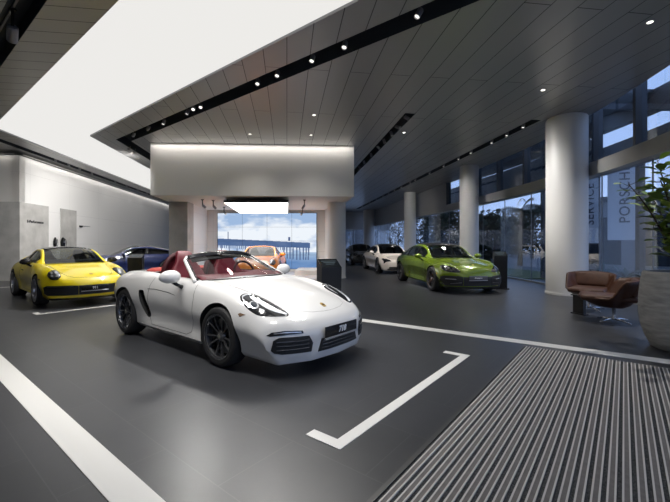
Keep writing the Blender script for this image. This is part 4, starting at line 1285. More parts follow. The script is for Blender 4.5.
def build_sedan(label, pm, kind, name='saloon_car', roof_m=None, plate='', rim=M_RIMGREY, zs=1.0, ls=1.0, glass=M_CARGLASS, seats=M_SEATDARK, seam_m=M_SEAMB, style='five_double'):
    root = empty(name, label, 'car')
    T = [(r[0]*ls, *(v*zs if k in (0,1,2,5,7) else v for k,v in enumerate(r[1:]))) for r in TSED]
    if kind == 'electric':    # lower bonnet between tall wings
        T = [(r[0], r[1]-(.045 if r[0] > 1.2 else 0), r[2]-(.05 if r[0] > 1.2 else 0), r[3]+(.01 if 1.0 < r[0] < 2.1 else 0), *r[4:]) for r in T]
    H = [(r[0]*ls, r[1]*zs, r[2], r[3]*zs, r[4], r[5]*zs) for r in HSED]
    nx = 2.435*ls
    rings, idx, caps = body_surface(T, 100, 5, nx, 1.2, 0.32, 2.6, -2.6*ls, -1.5, 0.42, 2.4, tuck=0.025)
    deck = lambda p,i: i < 2.95 and -1.6 < p[0] < 0.88 - 0.15*(p[1]/.7)**2
    body = make_body(root, rings, idx, [pm, M_CABIN], deck, caps); bvh = bvh_of(body)
    xa = 1.475*ls
    bool_cut(body, wheel_cutters(xa,-xa,0.64,0.392,0.395))
    body.data.polygons.foreach_set('use_smooth',[True]*len(body.data.polygons)); body.data.set_sharp_from_angle(angle=math.radians(35))
    for x in (xa,-xa):
        for s in (1,-1): make_wheel(root, x, s*.822, .355, .27, style, rim, seg=40)
    greenhouse(root, H, 80, 0.22, -0.10, pm, 0.26, -1.15, 0.72, -1.95, [-.12,-1.05], roof_m or pm, glass)
    hood = [(1.15,.62),(1.6,.58),(1.9,.52),(2.1,.44),(2.24,.30),(2.27,.15),(2.28,0)]
    hood = [(x*ls,y) for x,y in hood]
    seam('bonnet_gap', bvh, hood+[(x,-y) for x,y in hood[::-1][1:]], 'top', seam_m, root, 0.003)
    for fl in (False,True):
        seam('front_door_gap', bvh, [(.86,.90*zs),(.90,.68),(.88,.42),(.80,.28),(-.10,.28),(-.14,.50),(-.12,.92*zs)], 'side', seam_m, root, 0.003, flip=fl)
        seam('rear_door_gap', bvh, [(-.12,.28),(-.92,.28),(-1.06,.50),(-1.02,.72),(-1.10,.93*zs)], 'side', seam_m, root, 0.003, flip=fl)
        patch('door_handle', bvh, [(-.02,.80*zs),(.16,.795*zs),(.16,.775*zs),(-.02,.78*zs)], 'side', pm, root, 0.010, 0.012, 0.02, flip=fl)
        patch('fender_vent', bvh, [(.98,.74),(1.03,.58),(.99,.50),(.955,.58)], 'side', M_TRIM, root, 0.003, 0.005, 0.015, flip=fl)
    for s in (1,-1):
        if kind == 'electric':
            hl = [(s*.46,.60*zs),(s*.52,.655*zs),(s*.66,.71*zs),(s*.80,.725*zs),(s*.82,.66*zs),(s*.77,.59*zs),(s*.79,.53*zs),(s*.77,.49*zs),(s*.74,.52*zs),(s*.71,.565*zs),(s*.64,.585*zs)]
            h = patch('headlight', bvh, hl, 'front', M_LAMPDARK, root, 0.005, 0.007, 0.02)
            for q in (.60,.66,.72,.77): patch('lamp_element', bvh, [(s*(q-.018),.635*zs),(s*(q+.018),.645*zs),(s*(q+.018),.675*zs),(s*(q-.018),.665*zs)], 'front', M_LAMPCHROME, h, 0.010, 0.004, 0.012)
            patch('intake_grille', bvh, [(s*.20,.245),(s*.22,.32),(s*.56,.32),(s*.60,.25)], 'front', M_GRILLE, root, 0.010, 0.014, 0.013)
        else:
            hl = smooth_poly([(s*.44,.615*zs),(s*.50,.68*zs),(s*.62,.745*zs),(s*.74,.785*zs),(s*.82,.77*zs),(s*.84,.70*zs),(s*.80,.63*zs),(s*.68,.605*zs),(s*.54,.595*zs)],2)
            h = patch('headlight', bvh, hl, 'front', M_LAMPDARK, root, 0.005, 0.007, 0.02, dome=0.01)
            for q,z in ((.60,.685),(.70,.71),(.66,.645),(.755,.67)):
                c = [(s*(q+.028*math.cos(a)), (z+.026*math.sin(a))*zs) for a in np.linspace(0,2*PI,11)[:-1]]
                patch('lamp_element', bvh, c, 'front', M_RIMGREY, h, 0.018, 0.004, 0.012)
            patch('intake_grille', bvh, [(s*.40,.235),(s*.40,.475),(s*.52,.50),(s*.82,.505),(s*.90,.47),(s*.88,.30),(s*.80,.235)], 'front', M_GRILLE, root, 0.010, 0.014, 0.013)
            patch('front_light_strip', bvh, [(s*.56,.405),(s*.58,.425),(s*.80,.43),(s*.80,.41)], 'front', M_LAMPCHROME, root, 0.017, 0.005, 0.02)
            patch('intake_blade', bvh, [(s*.44,.335),(s*.70,.30),(s*.70,.285),(s*.44,.315)], 'front', M_RIMGREY, root, 0.017, 0.006, 0.02)
        mirror_part(root, .62, s*1.0, .99*zs, pm)
        patch('tail_light', bvh, [(s*.10,.78),(s*.10,.82),(s*.74,.84),(s*.84,.80),(s*.80,.76)], 'rear', M_TAIL, root, 0.004, 0.008, 0.025)
        seat(root, -.05, s*.38, .60*zs, seats, .52, .68)
        seat(root, -.95, s*.36, .60*zs, seats, .50, .62)
    if kind == 'electric':
        patch('lower_intake', bvh, [(-.62,.185),(.62,.185),(.66,.235),(-.66,.235)], 'front', M_GRILLE, root, 0.010, 0.014, 0.015)
    else:
        patch('centre_grille', bvh, [(-.39,.235),(.39,.235),(.39,.475),(-.39,.475)], 'front', M_GRILLE, root, 0.010, 0.014, 0.013)
        patch('front_splitter', bvh, [(-.80,.165),(.80,.165),(.84,.215),(-.84,.215)], 'front', M_GRILLE, root, 0.010, 0.014, 0.015)
    number_plate(root, bvh, .45 if kind != 'electric' else .40, .52, .11, plate, 0.014, .055, 0.1, face=mat('plate_face_grey',(.10,.10,.11),.3) if kind=='saloon' and plate else M_TRIM)
    patch('bonnet_crest', bvh, [(2.18*ls,.03),(2.18*ls,-.03),(2.13*ls,-.03),(2.11*ls,0),(2.13*ls,.03)], 'top', M_GOLD, root, 0.004, 0.005, 0.01)
    steering_wheel(root, .40, .38, 1.0*zs)
    bm = bmesh.new(); box(bm, (.62,0,.97*zs), (.30,1.26,.08), bev=.035); from_bm('dashboard', bm, M_CABIN, root, smooth=True, angle=50)
    return root

yellow = build_911('bright yellow coupe with a black roof parked by the concrete wall', M_PYELLOW, roof_m=M_TRIM, plate='911', mirror_m=M_TRIM)
g_ = G(-11.46,3.17); place_car(yellow, xy=(g_[0]-.04,g_[1]-.03), ang=GA-math.radians(2.0))
HV = VA+PI
green = build_sedan('lime green saloon with black roof parked in front of the round columns', M_PGREEN, 'saloon', roof_m=M_TRIM, plate='Panamera', glass=M_CARGLASS, seats=M_SEATLIGHT)
place_car(green, xy=(3.54,12.22), ang=HV)
cream = build_sedan('cream white low electric saloon parked behind the green saloon', M_PCREAM, 'electric', zs=.97, ls=.983, roof_m=M_TRIM, glass=M_DARKGLASS)
place_car(cream, xy=(2.73,18.85), ang=HV)
black = build_sedan('black saloon parked farthest back behind the cream white car', M_PBLACK, 'saloon', zs=.97, ls=.97, roof_m=M_TRIM, glass=M_DARKGLASS)
place_car(black, xy=(1.75,25.2), ang=HV)
blue = build_911('dark blue coupe with black roof standing side on behind the yellow coupe', M_PBLUE, roof_m=M_TRIM, rim=M_RIMDARK, glass=M_DARKGLASS)
place_car(blue, xy=(-8.8,15.95), ang=math.atan2(-.57,-.82))
orange = build_911('orange coupe parked facing out in front of the video wall', M_PORANGE, roof_m=M_PORANGE, rim=M_RIMDARK)
place_car(orange, xy=(-3.08,15.25), ang=math.atan2(-1,.06))

# ================================================================== FURNITURE AND FITTINGS
# ---- video wall: a 4 x 4 array of screens showing a pier over the sea
def fbm(x, y, oct=5, seed=1):
    r = np.random.default_rng(seed); out = np.zeros_like(x); amp = 1.0; tot = 0
    for o in range(oct):
        n = 64; g = r.random((n,n)); f = 2**o
        X = (x*f)%n; Y = (y*f)%n; i = X.astype(int); j = Y.astype(int); fx = X-i; fy = Y-j
        fx = fx*fx*(3-2*fx); fy = fy*fy*(3-2*fy); i1 = (i+1)%n; j1 = (j+1)%n
        out += amp*((g[i,j]*(1-fx)+g[i1,j]*fx)*(1-fy)+(g[i,j1]*(1-fx)+g[i1,j1]*fx)*fy); tot += amp; amp *= .5
    return out/tot
def sea_picture(u, v):
    """u 0..1 left to right, v 0..1 top to bottom -> linear rgb"""
    c = fbm(u*5+3, v*7+1, 5, 3); c2 = fbm(u*9, v*16+5, 5, 8)
    def lerp(a,b,t): return np.array(a)*(1-t[...,None])+np.array(b)*t[...,None]
    t = np.clip((c-.38)/.25+ (v-.25)*1.4, 0, 1)
    col = lerp((.33,.47,.70),(.82,.87,.93),t)
    hz = .70
    sea = v > hz
    w = np.clip((v-hz)/.3,0,1); s = lerp((.36,.50,.68),(.14,.26,.50),np.clip(w*1.6,0,1)+ (c2-.5)*.5)
    foam = np.clip((c2-.60)*6,0,1)*np.clip((u<.45)*1.0,0,1)*(v>.86)*0.6
    s = s*(1-foam[...,None])+np.array((.75,.80,.85))*foam[...,None]
    col = np.where(sea[...,None], s, col)
    # haze over the horizon at the left
    # pier deck
    top = .455+.08*u; bot = .575+.055*u
    deck = (v>top)&(v<bot)&(u<.935)
    dk = np.array((.09,.15,.30)); col = np.where(deck[...,None], dk+(c2[...,None]-.5)*.08, col)
    # under-deck bracing on the left, piles on the right
    br = (v>=bot)&(v<bot+.05)&(u<.72)&(((u*46)%1)<.35)
    col = np.where(br[...,None], np.array((.09,.15,.32)), col)
    for k,uu in enumerate((.04,.12,.20,.28,.36,.44,.52,.60,.67,.70,.735,.765,.80,.83,.865,.895,.922)):
        wd = .006 if uu > .66 else .004
        dep = .71+.13*np.clip((uu-.3)/.5,0,1)
        p = (abs(u-uu-(v-.6)*.02*np.sin(k*5)) < wd)&(v>bot)&(v<dep)
        col = np.where(p[...,None], np.array((.085,.13,.26)), col)
    # lamp post and hut on the deck
    p = ((abs(u-.105)<.004)&(v>.33)&(v<.48))|((abs(u-.725)<.012)&(v>.43)&(v<.50))
    col = np.where(p[...,None], np.array((.07,.11,.24)), col)
    return np.clip(col,0.01,1)
M_SCREEN = bpy.data.materials.new('screen_picture'); M_SCREEN.use_nodes = True
N_, L_ = M_SCREEN.node_tree.nodes, M_SCREEN.node_tree.links
for n in list(N_): N_.remove(n)
o_ = N_.new('ShaderNodeOutputMaterial'); e_ = N_.new('ShaderNodeEmission'); at_ = N_.new('ShaderNodeAttribute'); at_.attribute_name = 'picture'
L_.new(at_.outputs['Color'], e_.inputs[0]); L_.new(e_.outputs[0], o_.inputs[0]); e_.inputs[1].default_value = SCREEN
vw = empty('video_wall', 'large video wall of sixteen screens showing a pier over blue sea', 'video wall', (-3.33,bay_y,0.15))
PW, PH = 1.212, 0.683
bm = bmesh.new(); box(bm, (0,-0.03,PH*2), (PW*4+0.03,0.06,PH*4+0.03)); from_bm('back_frame', bm, M_BLACK, vw)
for iy in range(4):
    for ix in range(4):
        nx, ny = 61, 45
        uu = np.linspace(0,1,nx); vv = np.linspace(0,1,ny); U,Vg = np.meshgrid(uu,vv)
        colr = sea_picture((ix+U)/4, (iy+Vg)/4)
        X = -PW*2+PW*(ix+0.004+U*0.992); Z = PH*4-PH*(iy+0.006+Vg*0.988)
        v = [(X[j,i],-0.065,Z[j,i]) for j in range(ny) for i in range(nx)]
        f = [(j*nx+i,(j+1)*nx+i,(j+1)*nx+i+1,j*nx+i+1) for j in range(ny-1) for i in range(nx-1)]
        o = pydata('screen_panel', v, f, M_SCREEN, vw)
        ca = o.data.color_attributes.new('picture','FLOAT_COLOR','POINT')
        ca.data.foreach_set('color', np.concatenate([colr.reshape(-1,3), np.ones((nx*ny,1))],1).ravel())
M_DISP = mat('white_display_floor', (.74,.73,.72), .35)
bm = bmesh.new(); prism(bm, [(-5.72,13.9),(-.02,13.9),(-.48,17.78),(-6.22,17.78)], -.002, .015)
tag(from_bm('display_floor', bm, M_DISP), 'thin white display floor under the orange coupe', 'display floor')
# low white plinth beneath it
bm = bmesh.new(); box(bm, (-1.22,16.85,0.11), (1.1,1.8,0.22), bev=0.01)
tag(from_bm('display_plinth', bm, M_WHITE), 'low white plinth on the floor right of the orange coupe', 'plinth')
bm = bmesh.new(); box(bm, (-3.33,17.86,0.07), (5.0,0.08,0.14)); tag(from_bm('screen_base', bm, M_WHITE), 'white base strip carrying the video wall', 'base')
# ---- hanging light panel under the bulkhead soffit
lpan = empty('hanging_light_panel', 'square white luminous panel hung below the bulkhead above the orange coupe', 'ceiling light', (-3.4,15.2,BZ))
z0 = 2.84
P_ = [tuple(p) for p in lp]
P_ = [(x+3.4,y-15.2) for x,y in P_]
bm = bmesh.new(); prism(bm, P_, z0-BZ+0.012, z0-BZ+0.10); from_bm('housing', bm, M_BLACK, lpan)
Q_ = [((x)*0.99,(y)*0.99) for x,y in P_]
bm = bmesh.new(); prism(bm, Q_, z0-BZ, z0-BZ+0.013); from_bm('diffuser', bm, emit_mat('light_panel_diffuser',(1,.985,.96),2.8), lpan)
bm = bmesh.new()
for x in (-.8,.8):
    for y in (-1.5,1.5): box(bm, (x+.15,y,-0.05), (.05,.05,.10))
from_bm('hanger', bm, M_BLACK, lpan)
# track spots under the soffit beside it
for k,(x,y,lab) in enumerate(((-4.95,13.6,'left of two spotlights under the bulkhead soffit beside the concrete pillar'),(-4.65,13.9,'right of two spotlights under the bulkhead soffit beside the concrete pillar'),(-5.0,16.4,'farthest spotlight under the soffit left of the video wall'),(-1.15,13.7,'near spotlight under the soffit right of the hanging light panel'),(-1.5,16.8,'far spotlight under the soffit above the right end of the video wall'))):
    spotlight(x, y, BZ-0.213, (-2.9,15.8,.5), 90, lab, 'spotlights under the bulkhead')
# ---- info kiosks
M_KSCREEN = mat('kiosk_screen', (0.02,0.025,0.03), 0.12)
M_KUI = emit_mat('kiosk_display', (0.35,0.45,0.5), 0.25)
def kiosk(x, y, ang, label, w=.46, h=1.06, hf=.90, dp=.34, lit=0.05):
    root = empty('info_kiosk', label, 'kiosk', (x,y,0), ang)
    bm = bmesh.new()
    pr = [(-dp/2+.06,0.03),(dp/2,0.03),(dp/2,h),(dp/2-.03,h),(-dp/2,hf),(-dp/2,hf-.05)]
    a = [bm.verts.new((-w/2,p[0],p[1])) for p in pr]; b = [bm.verts.new((w/2,p[0],p[1])) for p in pr]
    bm.faces.new(a); bm.faces.new(b[::-1])
    for i in range(len(pr)): bm.faces.new((a[i],b[i],b[(i+1)%len(pr)],a[(i+1)%len(pr)]))
    bmesh.ops.recalc_face_normals(bm, faces=bm.faces)
    from_bm('body', bm, M_BLACK, root)
    bm = bmesh.new(); box(bm, (0,0.03,0.015), (w+.10,dp+.06,.03)); from_bm('base_plate', bm, M_BLACK, root)
    sl = math.atan2(h-hf, dp-.03); c = Vector((0,-.015,(h+hf)/2))
    R_ = Matrix.Rotation(sl,3,'X')
    bm = bmesh.new(); box(bm, c+R_@Vector((0,0,.004)), (w*.96,(dp-.03)/math.cos(sl)*.94,.010), R_); s = from_bm('screen', bm, M_KSCREEN, root)
    bm = bmesh.new()
    for k in range(3): box(bm, c+R_@Vector((0,.07-.06*k,.010)), (w*(.75-.15*k),.018,.002), R_)
    from_bm('display_lines', bm, M_KUI, s)
    return root
kiosk(-.12, 7.4, math.radians(20), 'black info kiosk with slanted screen behind the bonnet of the white convertible', .42)
kiosk(5.05, 11.15, math.radians(-14), 'slim black info kiosk standing beside the nose of the green saloon', .38, 1.14, 1.0, .28)
kiosk(-6.75, 12.35, math.radians(15), 'dark info kiosk in front of the blue coupe', .44, 1.02, .90)

# ---- lettering and chargers on the left wall
def wall_local(t, z, off):
    p = WC+V1*t+V2*off; return Vector((p.x,p.y,z))
me = text_mesh('E-Performance', .155, .006, 0, .003, 1.02)
ex = -V1; ey = Vector((0,0,1)); ez = V2
def wall_frame(t, z, off):
    c = wall_local(t,z,off)
    # reading direction runs from the near end to the far end when seen from the room
    return Matrix(((V1.x,0,V2.x,c.x),(V1.y,0,V2.y,c.y),(0,1,0,c.z),(0,0,0,1)))
me.transform(wall_frame(.83, 2.24, .031)); tag(link('wall_lettering', me, M_BLACK), 'black lettering on the concrete wall panel behind the yellow coupe', 'lettering')
def charger(t, z, label, w=.20, h=.36):
    root = empty('wall_charger', label, 'charger', wall_local(t,z,0.0), VA, 'wall chargers')
    bm = bmesh.new(); bmesh.ops.create_uvsphere(bm, u_segments=20, v_segments=12, radius=1)
    for v in bm.verts: v.co = Vector((v.co.x*w/2, -.003-.05*(1-v.co.y)*1.0, v.co.z*h/2))
    from_bm('housing', bm, M_TRIM, root, smooth=True)
    bm = bmesh.new(); pts = [(w*.42*math.sin(a), -.115, -.02+h*.40*math.cos(a)) for a in np.linspace(.3,2*PI-.3,22)]
    tube(bm, pts, .012, 6); from_bm('cable', bm, M_BLACK, root, smooth=True)
    bm = bmesh.new(); box(bm, (0,-.11,.05), (w*.35,.02,.10), bev=.005); from_bm('display', bm, M_RIMGREY, root)
    return root
charger(2.02, 1.42, 'left black wall charger on the white strip between the concrete panels', .20, .50)
charger(2.58, 1.42, 'right black wall charger on the edge of the second concrete panel', .34, .50)
root = empty('wall_spout', 'small black bracket with a thin arm on the white wall', 'wall bracket', wall_local(4.0,2.22,0), VA)
bm = bmesh.new(); box(bm, (0,-.05,0), (.14,.10,.08), bev=.01); from_bm('holder', bm, M_BLACK, root)
bm = bmesh.new(); box(bm, (.45,-.03,.03), (.8,.02,.015)); from_bm('arm', bm, M_RIMGREY, root)

# ---- brown lounge chairs
M_LEATHER = add_noise(mat('brown_leather', (.16,.06,.025), .5), (.05,.016,.007), (.07,.024,.010), 12, 5, .1, (1,1,1), 60)
M_LEATHERD = add_noise(mat('brown_leather_seat', (.20,.09,.05), .55), (.06,.023,.012), (.085,.034,.019), 12, 5, .1, (1,1,1), 60)
def lounge_chair(x, y, ang, label, legs=True):
    """faces local +x"""
    root = empty('lounge_chair', label, 'armchair', (x,y,0), ang, 'brown lounge chairs')
    nphi, nr_ = 64, 9; v = []; f = []
    for i in range(nphi):
        ph = -180+360*i/nphi             # 0 = middle of the back
        a = math.radians(ph); ap = abs(ph)
        hz = .455+.315*(1-float(sstep((ap-72)/30.0)))-.03*float(sstep((ap-30)/40))
        ax = .46 if ap < 90 else .54
        wid = .43 if ap < 90 else .43-.09*float(sstep((ap-90)/70))
        for j in range(nr_):
            t = j/(nr_-1); q = t**.62
            px = -math.cos(a)*(.14+(ax-.14)*q); py = math.sin(a)*(.15+(wid-.15)*q)*(1.0+.10*math.exp(-((ap-60)/22)**2)*t)
            v.append((px,py,.255+(hz-.255)*(t**1.15)))
    for i in range(nphi):
        k = (i+1)%nphi
        for j in range(nr_-1): f.append((i*nr_+j,k*nr_+j,k*nr_+j+1,i*nr_+j+1))
    f.append(tuple(i*nr_ for i in range(nphi)))
    sh = pydata('shell', v, f, M_LEATHER, root, smooth=True)
    md = sh.modifiers.new('t','SOLIDIFY'); md.thickness = .035; md.offset = 1
    bm = bmesh.new(); box(bm, (.10,0,.43), (.80,.62,.10), bev=.045); from_bm('seat_cushion', bm, M_LEATHERD, root, smooth=True, angle=50)
    bm = bmesh.new(); box(bm, (-.28,0,.62), (.10,.62,.30), Matrix.Rotation(math.radians(-20),3,'Y'), bev=.045); from_bm('back_cushion', bm, M_LEATHERD, root, smooth=True, angle=50)
    bm = bmesh.new(); lathe(bm, [(.035,.05),(.028,.12),(.028,.27),(.11,.29)], 16); from_bm('swivel_post', bm, M_CHROME, root, smooth=True)
    for k in range(4):
        a = PI/4+k*PI/2
        bm = bmesh.new(); tube(bm, [(0,0,.055),(.16*math.cos(a),.16*math.sin(a),.045),(.31*math.cos(a),.31*math.sin(a),.014)], [.018,.015,.011], 8)
        from_bm('leg', bm, M_CHROME, root, smooth=True)
    return root
lounge_chair(4.92, 6.42, math.radians(148), 'nearer brown leather lounge chair on a chrome star base by the potted tree')
lounge_chair(5.33, 7.62, math.radians(226), 'farther brown leather lounge chair beside the big round column')
root = empty('side_table', 'small dark side table between the brown lounge chairs', 'side table', (4.78,7.12,0), .3)
bm = bmesh.new(); box(bm, (0,0,.365), (.12,.28,.02), bev=.004); from_bm('table_top', bm, M_BLACK, root)
bm = bmesh.new(); box(bm, (0,0,.18), (.07,.22,.35)); from_bm('leg', bm, M_BLACK, root)
bm = bmesh.new(); box(bm, (0.0,0,.01), (.12,.28,.02)); from_bm('base_plate', bm, M_BLACK, root)

# ---- planter with a small tree
pl_root = empty('potted_tree', 'leafy green tree in a big ribbed grey concrete pot at the right edge', 'potted plant', (4.56,4.72,0))
M_POT = add_noise(mat('pot_concrete', rough=.8), (.30,.30,.295), (.50,.50,.49), 5, 10, .4, (1,1,5), 30)
bm = bmesh.new(); lathe(bm, [(0,0),(.335,0),(.365,.02),(.42,.14),(.468,.30),(.487,.48),(.483,.70),(.465,.88),(.445,1.0),(.43,1.01),(.405,1.01),(.40,.98),(.40,.90),(0,.90)], 56)
from_bm('pot', bm, M_POT, pl_root, smooth=True, angle=50)
bm = bmesh.new(); lathe(bm, [(0,.92),(.2,.93),(.40,.905)], 28); from_bm('soil', bm, add_noise(mat('soil',(.02,.015,.01),.9),(.012,.009,.006),(.035,.025,.018),30,4,.6), pl_root, smooth=True)
M_BARK = add_noise(mat('bark', (.06,.045,.03), .8), (.035,.026,.018), (.08,.06,.042), 20, 5, .3, (1,1,.3))
def leaf_mat(name, c1, c2, rough=.38, spec=.5):
    m = mat(name, c1, rough, spec=spec); N, L, p = nodes_of(m)
    oi = N.new('ShaderNodeAttribute'); oi.attribute_name = 'tone'
    mx = N.new('ShaderNodeMixRGB'); mx.inputs[1].default_value = (*c1,1); mx.inputs[2].default_value = (*c2,1)
    L.new(oi.outputs['Fac'], mx.inputs[0]); L.new(mx.outputs[0], p.inputs['Base Color'])
    return m
M_LEAF = leaf_mat('glossy_leaf', (.07,.14,.02), (.34,.46,.06))
def leaves(name, items, m, parent, nseg=5, fold=.18, droop=.25):
    """items: (position, direction, up, length, width, tone)"""
    v = []; f = []; tone = []
    for pos,d,up,Ln,Wd,tn in items:
        d = d.normalized(); s = d.cross(up)
        if s.length < 1e-3: s = d.cross(Vector((1,0,0)))
        s.normalize(); n = s.cross(d); b = len(v)
        for k in range(nseg+1):
            t = k/nseg; w = Wd*.5*math.sin(PI*min(1,t*.94+.05))**.75 if 0 < k < nseg else .004
            c = pos+d*(Ln*t)-n*(droop*Ln*t*t)
            v += [c-s*w+n*(fold*w), c, c+s*w+n*(fold*w)]; tone += [tn]*3
        for k in range(nseg):
            a = b+k*3; f += [(a,a+1,a+4,a+3),(a+1,a+2,a+5,a+4)]
    o = pydata(name, v, f, m, parent, smooth=True)
    at = o.data.attributes.new('tone','FLOAT','POINT'); at.data.foreach_set('value', tone)
    return o
R_ = random.Random(11)
bm = bmesh.new(); items = []
for st in range(10):
    a = 2*PI*st/10+R_.uniform(-.3,.3); r0 = R_.uniform(.02,.08); lean = R_.uniform(.20,.56); H_ = R_.uniform(1.15,1.68)
    pts = []
    for k in range(9):
        t = k/8; rr = r0+lean*t**1.6; pts.append(Vector((rr*math.cos(a)+.02*math.sin(5*t+st), rr*math.sin(a)+.02*math.cos(4*t+st), .90+H_*t)))
    tube(bm, pts, [.022-.016*k/8 for k in range(9)], 6)
    for k in range(40):
        t = .18+.82*(k+R_.random())/40; i = min(7,int(t*8)); p = pts[i].lerp(pts[i+1], t*8-i)
        ph = k*2.4+R_.uniform(-.4,.4); el = R_.uniform(-.1,.75)
        d = Vector((math.cos(ph)*math.cos(el), math.sin(ph)*math.cos(el), math.sin(el)))
        tw = R_.uniform(.03,.14)
        tube(bm, [p,p+d*tw], .004, 4, cap=False)
        items.append((p+d*tw, (d+Vector((0,0,R_.uniform(-.1,.5)))), Vector((R_.uniform(-.4,.4),R_.uniform(-.4,.4),1)), R_.uniform(.13,.20), R_.uniform(.085,.125), R_.random()**1.3))
from_bm('stems', bm, M_BARK, pl_root, smooth=True)
leaves('foliage', items, M_LEAF, pl_root)

# ================================================================== OUTDOORS
M_PLAZA = add_noise(mat('plaza_paving', (.07,.075,.085), .5), (.05,.054,.06), (.085,.09,.10), 3, 6)
bm = bmesh.new(); out_poly = [tuple(p) for p in offs(FAC,0.18)]
prism(bm, out_poly+[(5,75),(90,75),(90,-30),(3.8,-30),(3.8,-3.2)], -0.30, -0.06)
struct(from_bm('ground', bm, M_PLAZA))
bm = bmesh.new()
lw_in = [p for p in offs(FAC,0.5) if 14.5 < p[1] < 33]; lw_out = [p for p in offs(FAC,3.6) if 14.5 < p[1] < 33]
prism(bm, lw_in+lw_out[::-1], -0.06, -0.01)
M_GRASS = add_noise(mat('lawn_green', (.05,.10,.02), .9), (.03,.065,.012), (.08,.14,.03), 25, 5, .6)
tag(from_bm('lawn_strip', bm, M_GRASS), 'short green lawn strip outside the glass behind the kiosk', 'lawn', kind='stuff')
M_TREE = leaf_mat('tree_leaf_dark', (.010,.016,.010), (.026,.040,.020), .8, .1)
M_AGAVE = leaf_mat('agave_leaf', (.03,.06,.05), (.06,.10,.08))
def bush_tree(x, y, h, r, label, seed, trunk=.3):
    R_ = random.Random(seed); root = empty('tree', label, 'tree', (x,y,-.06), 0, 'trees beyond the glass')
    bm = bmesh.new(); tube(bm, [(0,0,0),(.1,.05,h*.3),(0,.1,h*.62)], [.16,.13,.07], 8)
    for k in range(5):
        a = k*1.3; tube(bm, [(0.05,.05,h*.35),(r*.45*math.cos(a),r*.45*math.sin(a),h*.68)], [.07,.03], 6)
    from_bm('trunk', bm, M_BARK, root, smooth=True)
    it = []
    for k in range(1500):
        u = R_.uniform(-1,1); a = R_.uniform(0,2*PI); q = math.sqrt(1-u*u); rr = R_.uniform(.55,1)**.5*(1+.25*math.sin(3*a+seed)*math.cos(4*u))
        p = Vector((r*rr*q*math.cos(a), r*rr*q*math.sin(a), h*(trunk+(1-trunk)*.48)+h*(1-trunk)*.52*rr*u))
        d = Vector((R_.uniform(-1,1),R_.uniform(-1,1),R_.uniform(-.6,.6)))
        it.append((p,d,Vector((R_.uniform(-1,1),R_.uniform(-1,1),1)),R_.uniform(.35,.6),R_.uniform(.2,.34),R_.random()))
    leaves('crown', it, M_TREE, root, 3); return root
def palm(x, y, h, label, seed):
    R_ = random.Random(seed); root = empty('palm_tree', label, 'palm tree', (x,y,-.06), 0, 'palms beyond the glass')
    bm = bmesh.new(); tube(bm, [(0,0,0),(.05,0,h*.4),(.15,.05,h*.75),(.2,.1,h)], [.18,.14,.12,.11], 8); from_bm('trunk', bm, M_BARK, root, smooth=True)
    it = []
    for k in range(20):
        a = k*2.4; el = R_.uniform(-.1,1.1); L_ = R_.uniform(1.6,2.3)
        for j in range(14):
            t = j/13
            c = Vector((.2+L_*t*math.cos(a)*math.cos(el), .1+L_*t*math.sin(a)*math.cos(el), h+L_*t*math.sin(el)-1.1*t*t))
            fd = Vector((math.cos(a),math.sin(a),.2-1.2*t))
            sd = Vector((-math.sin(a),math.cos(a),0))
            for s in (1,-1): it.append((c,(fd*.55+sd*s+Vector((0,0,-.3))),Vector((0,0,1)),.55*(1.1-.6*t),.06,R_.random()))
    leaves('fronds', it, M_TREE, root, 2); return root
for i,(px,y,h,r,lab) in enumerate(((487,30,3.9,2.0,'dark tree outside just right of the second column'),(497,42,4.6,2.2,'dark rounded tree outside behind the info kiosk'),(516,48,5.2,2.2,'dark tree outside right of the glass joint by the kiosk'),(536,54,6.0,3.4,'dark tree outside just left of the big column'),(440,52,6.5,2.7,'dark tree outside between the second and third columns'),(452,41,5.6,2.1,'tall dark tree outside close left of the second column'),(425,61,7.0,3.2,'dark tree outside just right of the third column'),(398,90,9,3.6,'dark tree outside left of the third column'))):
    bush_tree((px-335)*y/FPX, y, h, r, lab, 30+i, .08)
for i,(px,y,h,lab) in enumerate(((520,24,3.7,'tallest palm outside left of the big round column'),(543,29,4.1,'palm outside against the left edge of the big column'),(532,36,4.6,'middle palm outside between two taller palms'))):
    palm((px-335)*y/FPX, y, h, lab, 60+i)
# canopy fascias outside the upper glazing
M_FASCIA = mat('dark_canopy_steel', (.035,.04,.05), .5, .2)
near = [p for p in FAC if -1.5 < p[1] < 24]
for nm,d0,d1,za,zb_ in (('upper',2.4,2.65,5.35,6.0),('lower',1.3,1.5,3.75,4.40)):
    bm = bmesh.new(); strip(bm, near, d0, d1, za, zb_)
    struct(from_bm('trim_3' if nm == 'upper' else 'trim_4', bm, M_FASCIA))
for k,y in enumerate((-1.0,3.0,6.6,10.2,14.8)):
    x = fac_at(y); bm = bmesh.new(); box(bm, (x+1.35,y,5.2), (2.8,.14,.16)); box(bm, (x+1.45,y,2.85), (.14,.14,5.8))
    struct(from_bm('trim_%d' % (5+k), bm, M_FASCIA))
bm = bmesh.new(); strip(bm, [p for p in FAC if 10.9 < p[1] < 24], 0.3, 2.5, 5.9, 6.0); strip(bm, [p for p in FAC if 12.4 < p[1] < 24], 1.55, 1.7, 4.30, 4.95); struct(from_bm('trim_10', bm, M_FASCIA))
# dark building beyond the far end
fb = empty('neighbour_building', 'dark building outside beyond the far end glazing', 'building', (-9,62,-.06), 0.05)
bm = bmesh.new(); box(bm, (0,0,4), (34,8,8)); from_bm('wall', bm, mat('dark_render',(.05,.055,.065),.8), fb)
bm = bmesh.new(); box(bm, (0,0,8.1), (34.6,8.6,.3)); from_bm('roof', bm, M_FASCIA, fb)
for k in range(8):
    bm = bmesh.new(); box(bm, (-13+3.7*k,-4.02,2.2), (2.4,.06,1.8)); from_bm('window', bm, mat('building_window',(.02,.025,.035),.15), fb)
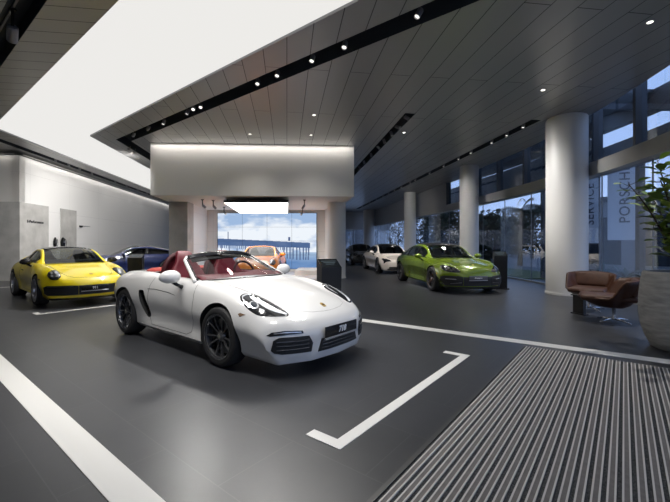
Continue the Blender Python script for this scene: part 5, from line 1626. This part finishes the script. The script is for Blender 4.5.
# banners on poles
M_BANNER = mat('white_banner_cloth', (.72,.74,.78), .7)
M_BTEXT = mat('banner_letter', (.05,.06,.09), .6)
def banner(px, y, w, z0, z1, text, size, label, ang=0.0, toff=0.0):
    x = (px-335)*y/FPX; root = empty('banner', label, 'banner', (x,y,-.06), ang)
    bm = bmesh.new(); box(bm, (0,0,(z0+z1)/2+.06), (w,.02,z1-z0)); from_bm('cloth', bm, M_BANNER, root)
    bm = bmesh.new(); tube(bm, [(w/2+.04,.03,0),(w/2+.04,.03,z1+.2)], .035, 8); tube(bm, [(w/2+.04,.03,z1+.1),(-w/2,.03,z1+.1)], .02, 6); box(bm, (w/2+.04,.03,.03), (.5,.5,.06)); from_bm('pole', bm, M_MULL, root)
    me = text_mesh(text, size, .002, 0, .004, 1.12, 1.0)
    me.transform(Matrix(((0,-1,0,toff),(0,0,-1,-.013),(1,0,0,(z0+z1)/2+.06),(0,0,0,1)))); link('banner_text', me, M_BTEXT, root)
    return root
banner(625, 12.2, .98, 1.50, 4.6, 'PORSCHE', .42, 'tall white banner with vertical lettering behind the potted tree', -.35, 0)
banner(590, 14.0, .55, 1.40, 4.4, 'SERVICE', .40, 'narrow white banner with vertical lettering right of the big column', -.35, 0)
# agaves and low planting beyond the glass by the chairs
def agave(x, y, label, seed, n=26, L_=.46):
    R_ = random.Random(seed); root = empty('agave', label, 'agave', (x,y,-.06), 0, 'agaves outside by the chairs'); it = []
    for k in range(n):
        a = k*2.4; el = R_.uniform(.25,1.2); d = Vector((math.cos(a)*math.cos(el),math.sin(a)*math.cos(el),math.sin(el)))
        it.append((Vector((0,0,.52)),d,Vector((0,0,1)),L_*R_.uniform(.8,1.15),.085,R_.random()))
    leaves('leaves', it, M_AGAVE, root, 5, .3, .35)
    bm = bmesh.new(); lathe(bm, [(0,0),(.22,0),(.28,.52),(.25,.52),(.24,.49),(0,.49)], 20); from_bm('pot', bm, M_MULL, root, smooth=True, angle=40)
for i,(px,y,lab) in enumerate(((603,10.4,'spiky agave outside right behind the farther lounge chair'),(625,9.3,'spiky agave outside behind the nearer lounge chair'),(652,7.9,'spiky agave outside close left of the potted tree trunk'))):
    agave((px-335)*y/FPX, y, lab, 80+i)
# pale service building and bushes behind the banners
bd = empty('service_building', 'low pale service building outside behind the white banners', 'building', (18.5,20,-.06), math.radians(-50))
bm = bmesh.new(); box(bm, (0,0,1.9), (9,5,3.8)); from_bm('wall', bm, mat('building_render',(.30,.31,.33),.8), bd)
bm = bmesh.new(); box(bm, (0,0,3.9), (9.6,5.6,.25)); from_bm('roof', bm, M_FASCIA, bd)
for k in range(3):
    bm = bmesh.new(); box(bm, (-2.8+2.8*k,-2.52,1.6), (2.2,.06,2.6)); from_bm('window', bm, mat('building_window',(.02,.025,.035),.15), bd)
